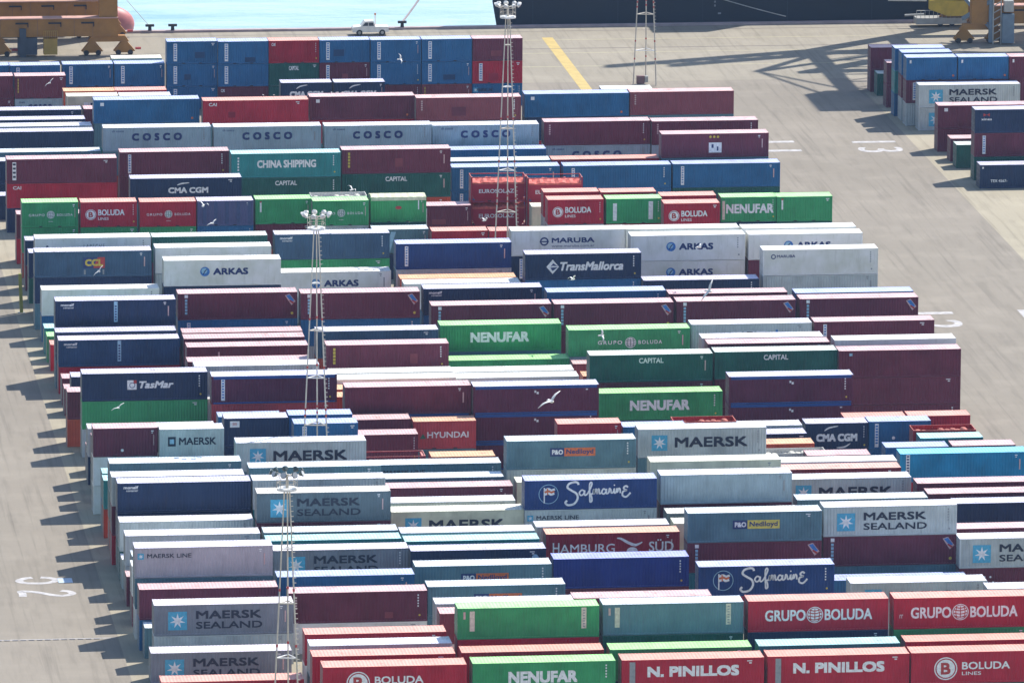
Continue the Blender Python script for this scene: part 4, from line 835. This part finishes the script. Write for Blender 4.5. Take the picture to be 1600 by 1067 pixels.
# ---------------------------------------------------------------- quay cranes
CY = plain('crane_yellow', (.36, .16, .025), .55, 0, .16, .6); CYL = plain('crane_yellow_light', (.50, .30, .05), .55, 0, .15, .6); BLG = plain('machinery_grey', (.16, .22, .28), .55)
def bogie(r, x, y, n, wy=1.0):
    b = MB(); sp = 2.6
    b.prism([(x-sp, 1.75), (x+sp, 1.75), (x+sp*.8, 2.5), (x-sp*.8, 2.5)], y-.5, y+.5)
    link('equaliser_beam', b.mesh('equaliser_beam'), CY, r)
    for s in (-1, 1):
        cx = x+s*2.0; f = link('bogie', MB().prism([(cx-1.35, .55), (cx-.7, .35), (cx+.7, .35), (cx+1.35, .55), (cx+.35, 1.75), (cx-.35, 1.75)], y-.42, y+.42).mesh('bogie'), CY, r)
        for q in (-.75, .75): link('wheel', MB().bar((cx+q, y-.47, .36), (cx+q, y+.47, .36), .34, 14).mesh('wheel'), RUBBER, f)
    link('buffer', MB().bar((x+3.4, y, .8), (x+4.1, y, .8), .16, 8).mesh('buffer'), REDP, r)
def crane(xa, xb, label, boomdown, ext, extra):
    YS, YL = 1038.4, 1025.0; r = empty('quay_crane', ((xa+xb)/2, YL, 0), label, 'crane', 'yellow ship to shore cranes'); cx = (xa+xb)/2; r.location = (0, 0, 0)
    r.location = (cx, YL, 0); o_ = Vector((-cx, -YL, 0))
    class RR: pass
    def pl(n, b, m_): return link(n, b.mesh(n), m_, r, o_)
    hub = bpy.data.objects.new('x', None)
    for y in (YS, YL):
        b = MB(); b.box(xa-ext[0], y-.75, 2.5, xb+ext[1], y+.75, 4.75); bm_ = pl('sill_beam', b, CY)
        b = MB(); x = xa-ext[0]+2
        while x < xb+ext[1]-2: b.box(x, y-.80, 2.55, x+.08, y-.752, 4.7); x += 2.3
        link('stiffener', b.mesh('stiffener'), plain('stiffener_shade', (.30, .15, .05), .6), bm_)
        b = MB(); x = xb+ext[1]-3
        while x > xa-ext[0]+3: b.box(x-1.6, y-1.0, 4.15, x, y-.752, 4.32); b.box(x-.1, y-.95, 3.75, x, y-.752, 4.3); x -= 4.1
        link('bracket_shade', b.mesh('bracket_shade'), DARK, bm_)  # near-black boxes painting in the dark shading along the beam
        b = MB(); b.box(xa-ext[0], y-1.05, 4.78, xb+ext[1], y+.7, 4.9); link('walkway', b.mesh('walkway'), plain('walkway_red', (.55, .32, .26), .6), bm_)
        for x in (xa, xb):
            b = MB().beam((x, y, 2.5), (x, y, 40), 2.3, 1.6); pl('leg', b, CY)
            for part_ in ('b',):
                n0 = len(COL.objects); bogie(r, x-cx, y-YL, 2)
        pl('portal_beam', MB().box(xa+1.16, y-.6, 15, xb-1.16, y+.6, 17), CY); pl('portal_beam', MB().box(xa+1.16, y-.6, 37, xb-1.16, y+.6, 39.5), CY)
    for x in (xa, xb):
        pl('tie_beam', MB().box(x-.6, YL+.81, 15, x+.6, YS-.81, 17), CY); pl('diagonal', MB().beam((x, YL, 17), (x, YS, 37), .6, .6), CY)
    gx = (cx-4, cx+4)
    for x in gx:
        pl('girder', MB().box(x-.6, 1000, 40, x+.6, 1041, 42.4), CY)
        if not boomdown: pl('boom', MB().beam((x, 1042, 42), (x, 1054, 84), 1.2, 2.0), CY)
    b = MB()
    for k in range(7): b.beam((gx[0], 1003+k*5.2, 41), (gx[1], 1003+k*5.2, 41), .4, .4); b.beam((gx[0], 1003+k*5.2, 41), (gx[1], 1008.2+k*5.2, 41), .3, .3)
    if not boomdown:
        for k in range(8): q = k/8; b.beam((gx[0], 1042+12*q, 42+42*q), (gx[1], 1042+12*q, 42+42*q), .4, .4)
    pl('cross_bracing', b, CY)
    for x in gx: pl('apex_frame', MB().beam((x, YS, 42.4), (cx, YS-1, 62), .9, .9), CY); pl('stay', MB().beam((cx, YS-1, 62), (x, 1002, 42.4), .35, .35), METAL)
    pl('machinery_house', MB().box(cx-6, 1001, 42.5, cx+6, 1013, 47.5), WPAINT)
    extra(r, pl, xa, xb, YS, YL)
    return r
def exl(r, pl, xa, xb, YS, YL):
    c = link('control_cabin', MB().box(-.8, -.7, .3, .9, .7, 2.3).mesh('control_cabin'), CYL, r, (66.6-(xa+xb)/2, -.4, 0))
    b = MB()
    for k in range(8): b.bar((-.8+k*.24, -.76, 2.3), (-.8+k*.24, -.76, 3.3), .03, 5)
    b.bar((-.8, -.76, 3.3), (.9, -.76, 3.3), .035, 5); link('railing', b.mesh('railing'), CYL, c)
    b = MB().box(62.6, YL-.9, .3, 65.0, YL+.5, 2.4); b.box(62.8, YL-1.1, 0, 63.6, YL+.4, 3.6); pl('stair_block', b, plain('dark_machinery', (.05, .07, .10), .6))
def exr(r, pl, xa, xb, YS, YL):
    x = xa
    pl('cable_cabinet', MB().box(x+2.6, YL-1.9, .2, x+4.1, YL-.9, 3.9), BLG); pl('cable_cabinet', MB().box(x+2.8, YL-1.9, 4.2, x+4.0, YL-.9, 5.6), METAL)
    b = MB()
    for k in range(7): b.beam((x+1.6, YL-1.2, .4+k*.9), (x+2.5, YL-1.2, .9+k*.9), .12, .12)
    b.beam((x+1.5, YL-1.3, 0), (x+1.5, YL-1.3, 7), .14, .14).beam((x+2.5, YL-1.3, 0), (x+2.5, YL-1.3, 7), .14, .14); pl('stair', b, METAL)
    b = MB().beam((x-1.5, YL+3, 5.5), (x+1.2, YL-1.0, 2.2), .5, .5).beam((x-1.6, YL+3, 2.6), (x+1.2, YL-1.0, 5.4), .5, .5).beam((x+1.3, YL-1, .2), (x+1.3, YL-1, 6.5), .6, .5); pl('lattice', b, BLG)
    b = MB().box(x-6, YS-1.2, .4, x+.5, YS+1, 1.2)
    for k in range(12): b.bar((x-6+k*.55, YS-1.2, 1.2), (x-6+k*.55, YS-1.2, 2.2), .035, 5)
    b.bar((x-6, YS-1.2, 2.2), (x+.5, YS-1.2, 2.2), .05, 5); b.bar((x-7.5, YS-1, 1.6), (x-5, YS-1, 1.7), .14, 8); b.bar((x-9.5, YS, 3.4), (x-4.5, YS, 3.3), .09, 6); pl('cable_reel_platform', b, METAL)
    pl('drive_housing', MB().prism([(x-4.4, 2.4), (x-2, 1.5), (x+.6, 1.5), (x+.6, 3.4), (x-4.4, 3.6)], YS-1.6, YS-.8), plain('bright_yellow', (.58, .40, .04), .5))
crane(58.5, 73.9, 'yellow quay crane base with double box beams at the upper left corner', False, (30, 1.2), exl)
crane(184.2, 200, 'yellow quay crane leg and bogies at the upper right corner', False, (-1.2, 30), exr)
# ---------------------------------------------------------------- ships, quay things
HULL = plain('hull_navy', (.003, .013, .030), .6, 0, .2, .15)
r = empty('container_ship', (200, 1046, -2.5), 'dark navy ship hull moored along the quay at upper right', 'ship')
pts = [(-75.5, -1), (-75.5, 14), (150, 15), (150, -1)]
b = MB(); b.v = [(-74.0, 1, -2), (-75.2, 1, 5), (-75.4, 1, 15), (160, 1, 16), (160, 1, -2), (-52, 30, -2), (-50, 30, 5), (-49, 30, 15), (160, 30, 16), (160, 30, -2)]
b.f = [(0, 1, 2, 3, 4), (9, 8, 7, 6, 5), (0, 5, 6, 1), (1, 6, 7, 2), (2, 7, 8, 3), (3, 8, 9, 4), (4, 9, 5, 0)]; link('hull', b.mesh('hull'), HULL, r)
b = MB(); [b.box(-70+i*11, .985, -1, -69.94+i*11, .999, 15) for i in range(20)]; b.box(-75, .98, 7.4, 160, .999, 7.46); link('plate_seam', b.mesh('plate_seam'), plain('seam', (.02, .04, .07), .6), r)
b = MB().prism([(-74.0, -1.99), (-74.4, 1.0), (160, 1.0), (160, -1.99)], .985, 1.0); link('boot_stripe', b.mesh('boot_stripe'), plain('boot_top', (.05, .10, .13), .5), r)
b = MB(); b.box(-46, .9, 3.0, -45.6, .98, 3.2); [b.box(-56.2+i*.25, .9, 6.3, -56.0+i*.25, .98, 6.8) for i in range(5)]; b.box(-50, .9, 9.6, -47.5, .98, 9.8); [b.box(-46.5, .9, 4+i*.5, -46.3, .98, 4.25+i*.5) for i in range(6)]; link('draught_marks', b.mesh('draught_marks'), INKM['g'], r)
link('deckhouse', MB().box(-38, 4.5, 15.3, -31, 22, 31).mesh('deckhouse'), WPAINT, r)
r = empty('moored_ship', (70, 1055, -2.5), 'ship bow with pink red bulb beside the left crane', 'ship')
b = MB().ell((5.2, -9.0, 2.9), (3.6, 2.0, 2.5), 24, 14); link('bulbous_bow', b.mesh('bulbous_bow', True), plain('antifouling_red', (.50, .16, .15), .5, 0, .2, .5), r)
b = MB().prism([(-60, -2), (-60, 16), (9, 18), (5.5, 8), (3.5, 3), (3, -2)], -8.5, 6); link('hull', b.mesh('hull'), HULL, r)
for x, lab in ((80.4, 'black mooring bollard on the quay edge nearest the left crane'), (83.3, 'black mooring bollard on the quay edge, second from the left crane'), (112.6, 'mooring bollard on the quay edge behind the white pickup')):
    r = empty('mooring_bollard', (x, QY-.45, .28), lab, 'bollard', 'bollards along the quay edge')
    link('post', MB().bar((0, 0, 0), (0, 0, .55), .24, 12, .2).mesh('post'), DARK, r); link('head', MB().box(-.55, -.2, .5, .55, .2, .78).mesh('head'), DARK, r)
def rope(p, q, sag, label, mat, rad=.06):
    p = Vector(p); q = Vector(q); b = MB(); pr = None; n = 16
    for i in range(n+1):
        t_ = i/n; c = p.lerp(q, t_)-Vector((0, 0, sag*4*t_*(1-t_)))
        if pr is not None: b.bar(pr, c, rad, 6)
        pr = c
    link('mooring_rope', b.mesh('mooring_rope'), mat, label=label, cat='rope', group='mooring ropes')
RP = plain('rope_pale', (.62, .50, .48), .8)
rope((112.6, QY-.4, .9), (119, 1049, 8.5), .5, 'pale mooring rope rising from behind the white pickup', RP, .13)
rope((80.4, QY-.4, .8), (74.5, 1047, 7.5), .1, 'thin mooring line from the first bollard past the red bulb', LEG, .04)
rope((162, QY-.6, 1.0), (142, 1046.6, 7), .4, 'grey mooring rope slanting across the dark hull', METAL, .06)
# pickup
r = empty('pickup_truck', (108.1, 1037.6, .02), 'white pickup truck parked on the quay edge facing left', 'pickup truck')
b = MB().prism([(-2.3, .42), (-2.32, .95), (-2.15, 1.1), (-1.2, 1.2), (.55, 1.2), (.55, 1.14), (2.25, 1.12), (2.28, .45)], -.85, .85); link('body', b.mesh('body'), WPAINT, r)
cb = link('cab', MB().prism([(-1.25, 1.18), (-.75, 1.82), (.35, 1.84), (.55, 1.18)], -.78, .78).mesh('cab'), WPAINT, r)
GL = plain('window_glass', (.03, .05, .08), .15)
for x0, x1, x2, x3 in ((-1.05, -.70, -.35, -.35), (-.27, -.27, .28, .40)):
    link('window', MB().prism([(x0, 1.24), (x3, 1.24), (x2, 1.66), (x1, 1.66)], -.795, -.785).mesh('window'), GL, cb)
for x in (-1.45, 1.45):
    for y in (-.78, .78):
        wv = link('wheel', MB().bar((x, y-.12, .38), (x, y+.12, .38), .38, 18).mesh('wheel'), RUBBER, r); link('rim', MB().bar((x, y-.14, .38), (x, y-.12, .38), .2, 12).mesh('rim'), METAL, wv)
link('beacon_pole', MB().bar((.62, 0, 1.1), (.62, 0, 2.5), .04, 6).bar((.62, 0, 2.5), (.62, 0, 2.75), .12, 8).mesh('beacon_pole'), plain('beacon_orange', (.6, .2, .05), .5), r)
link('headlight', MB().box(-2.34, -.7, .75, -2.31, -.4, .9).mesh('headlight'), METAL, r); link('headlight', MB().box(-2.34, .4, .75, -2.31, .7, .9).mesh('headlight'), METAL, r)
# yellow post by the stack gap, paper scrap
r = empty('steel_post', (52.9, 862.04, 0), 'olive yellow steel post leaning by the white topped stack at the left lane', 'post')
link('post', MB().beam((0, 0, 0), (-.15, 0, 4.2), .35, .3).mesh('post'), plain('olive_yellow', (.30, .30, .05), .6), r)
link('base_plate', MB().box(-.35, -.3, 0, .35, .3, .05).mesh('base_plate'), METAL, r)
link('sheet_of_card', MB().box(-.65, -.9, 0, .65, .9, .02).mesh('card'), plain('pale_card', (.50, .60, .72), .6), None, (49.09, 737.55, .02), 'pale blue sheet lying flat on the asphalt beside the painted numbers', 'sheet')
# ---------------------------------------------------------------- gulls
GW = plain('gull_white', (.80, .79, .76), .7, 0, .05, 8); GG = plain('gull_grey', (.36, .36, .38), .7, 0, .1, 8)
def gull(loc, span, bank, head, label, flap=.25, perched=False):
    b = MB(); s = span/1.35
    n = 9; sec = []
    for i in range(n):
        q = i/(n-1); x = -.26+.52*q; rr = .078*math.sin(math.pi*min(1, q*.93+.04))**.7
        if q > .78: rr = .045+.012*math.sin((q-.78)*14)
        if i == n-1: rr = .012
        if i == 0: rr = .02
        sec.append((x, rr))
    nu = 8; k = 0
    for x, rr in sec:
        for j in range(nu): a = 2*math.pi*j/nu; b.v.append((x*s, rr*s*math.cos(a), rr*s*math.sin(a)*.9+(.03*s if x > .15 else 0)))
    for i in range(n-1):
        for j in range(nu): b.f.append((i*nu+j, i*nu+(j+1) % nu, (i+1)*nu+(j+1) % nu, (i+1)*nu+j))
    b.f.append(tuple(reversed(range(nu)))); b.f.append(tuple((n-1)*nu+j for j in range(nu)))
    def wing(sg):
        st = [(0, .12, -.08, .02), (.18, .13, -.07, .05+flap*.22), (.36, .10, -.06, .05+flap*.42), (.52, .02, -.08, .03+flap*.40), (.675, -.12, -.145, flap*.30)]
        k = len(b.v)
        for y, x0, x1, z in st:
            if perched: y *= .12; z = .06
            for zz in (.008, -.008): b.v += [(x0*s, sg*y*s, (z+zz)*s), (x1*s, sg*y*s, (z+zz)*s)]
        for i in range(len(st)-1):
            a = k+i*4; c = a+4; b.f += [(a, a+1, c+1, c), (a+2, c+2, c+3, a+3), (a, c, c+2, a+2), (a+1, a+3, c+3, c+1)]
        e = k+(len(st)-1)*4; b.f += [(e, e+1, e+3, e+2), (k, k+2, k+3, k+1)]
    wing(1); wing(-1)
    b.prism([(-.40*s, .0), (-.22*s, .02*s), (-.22*s, -.02*s)], -.07*s, .07*s)
    o = link('seagull', b.mesh('seagull', True), GW, None, loc, label, 'gull', 'gulls over the yard'); o.rotation_euler = (R(bank), 0, R(head))
    link('beak', MB().bar((.26*s, 0, .03*s), (.33*s, 0, .02*s), .014*s, 6, .004*s).mesh('beak'), INKM['y'], o)
    return o
gull((47.02, 370.84, 93.67), 1.35, 32, -70, 'large white gull gliding in front of the blue railed maroon stack', 0.25)
gull((52.30, 714.43, 20.87), 1.35, 28, -80, 'white gull gliding over the green container under the square emblem one', 0.25)
gull((65.72, 448.96, 83.15), 1.35, 55, -60, 'brown tinged gull banking steeply over the ribbon maroon containers', 0.25)
gull((105.03, 811.78, 12.44), 1.35, -20, 30, 'small white gull below the diamond navy container', 0.7)
gull((103.23, 776.06, 13.99), 1.35, 70, 20, 'gull crossing the first word on the green globe container', 0.5)
gull((55.45, 782.10, 19.89), 1.35, 45, -75, 'white gull just under the orange and navy sign', 0.25)
gull((120.03, 827.53, 12.44), 1.35, 10, -30, 'small white gull over the letters of the upper blue globe container', 0.5)
gull((101.95, 945.22, 12.44), 1.30, 60, 20, 'tiny white gull against the rear blue three high stacks', 0.6)
gull((88.00, 862.90, 12.44), 1.30, 20, 40, 'small pale gull above the tarped green container', 0.6)
gull((71.69, 845.26, 12.44), 1.35, 25, -60, 'small white gull low on the streaky purple grey container', 0.25)
gull((71.62, 855.44, 12.44), 1.30, 10, 60, 'small white gull at the corner of the streaky purple grey container', 0.6)
gull((99.93, 844.21, 12.44), 1.30, -10, 30, 'small white gull in front of the lower red bulk container', 0.6)
gull((60.59, 932.47, 12.44), 1.35, 40, -75, 'white gull over the yellow lettered maroon short container', 0.25)
gull((86.10, 945.74, 8.40), .9, 0, 108, 'gull perched at the left on the outlined letter red roof', 0, True)
gull((87.35, 945.64, 8.40), .9, 0, 286, 'gull perched at the right on the outlined letter red roof', 0, True)
gull((94.15, 946.80, 8.40), .9, 0, 105, 'leftmost of three gulls perched on the maroon roof', 0, True)
gull((94.82, 946.74, 8.40), .9, 0, 346, 'middle of three gulls perched on the maroon roof', 0, True)
gull((95.41, 946.69, 8.40), .9, 0, 229, 'rightmost of three gulls perched on the maroon roof', 0, True)
# ---------------------------------------------------------------- haze
hz, t, p = nodes('haze_air'); t.nodes.remove(p); pv = t.nodes.new('ShaderNodeVolumePrincipled'); pv.inputs['Color'].default_value = (.48, .68, 1, 1); pv.inputs['Density'].default_value = 0.00005; pv.inputs['Anisotropy'].default_value = .3
t.links.new(pv.outputs[0], t.nodes['Material Output'].inputs['Volume'])
if 0.00005 > 0: link('haze', MB().box(-1600, -500, -14, 1700, 7100, 190).mesh('haze'), hz, kind='stuff')
S.render.engine = 'CYCLES'; S.cycles.max_bounces = 6; S.cycles.volume_bounces = 0
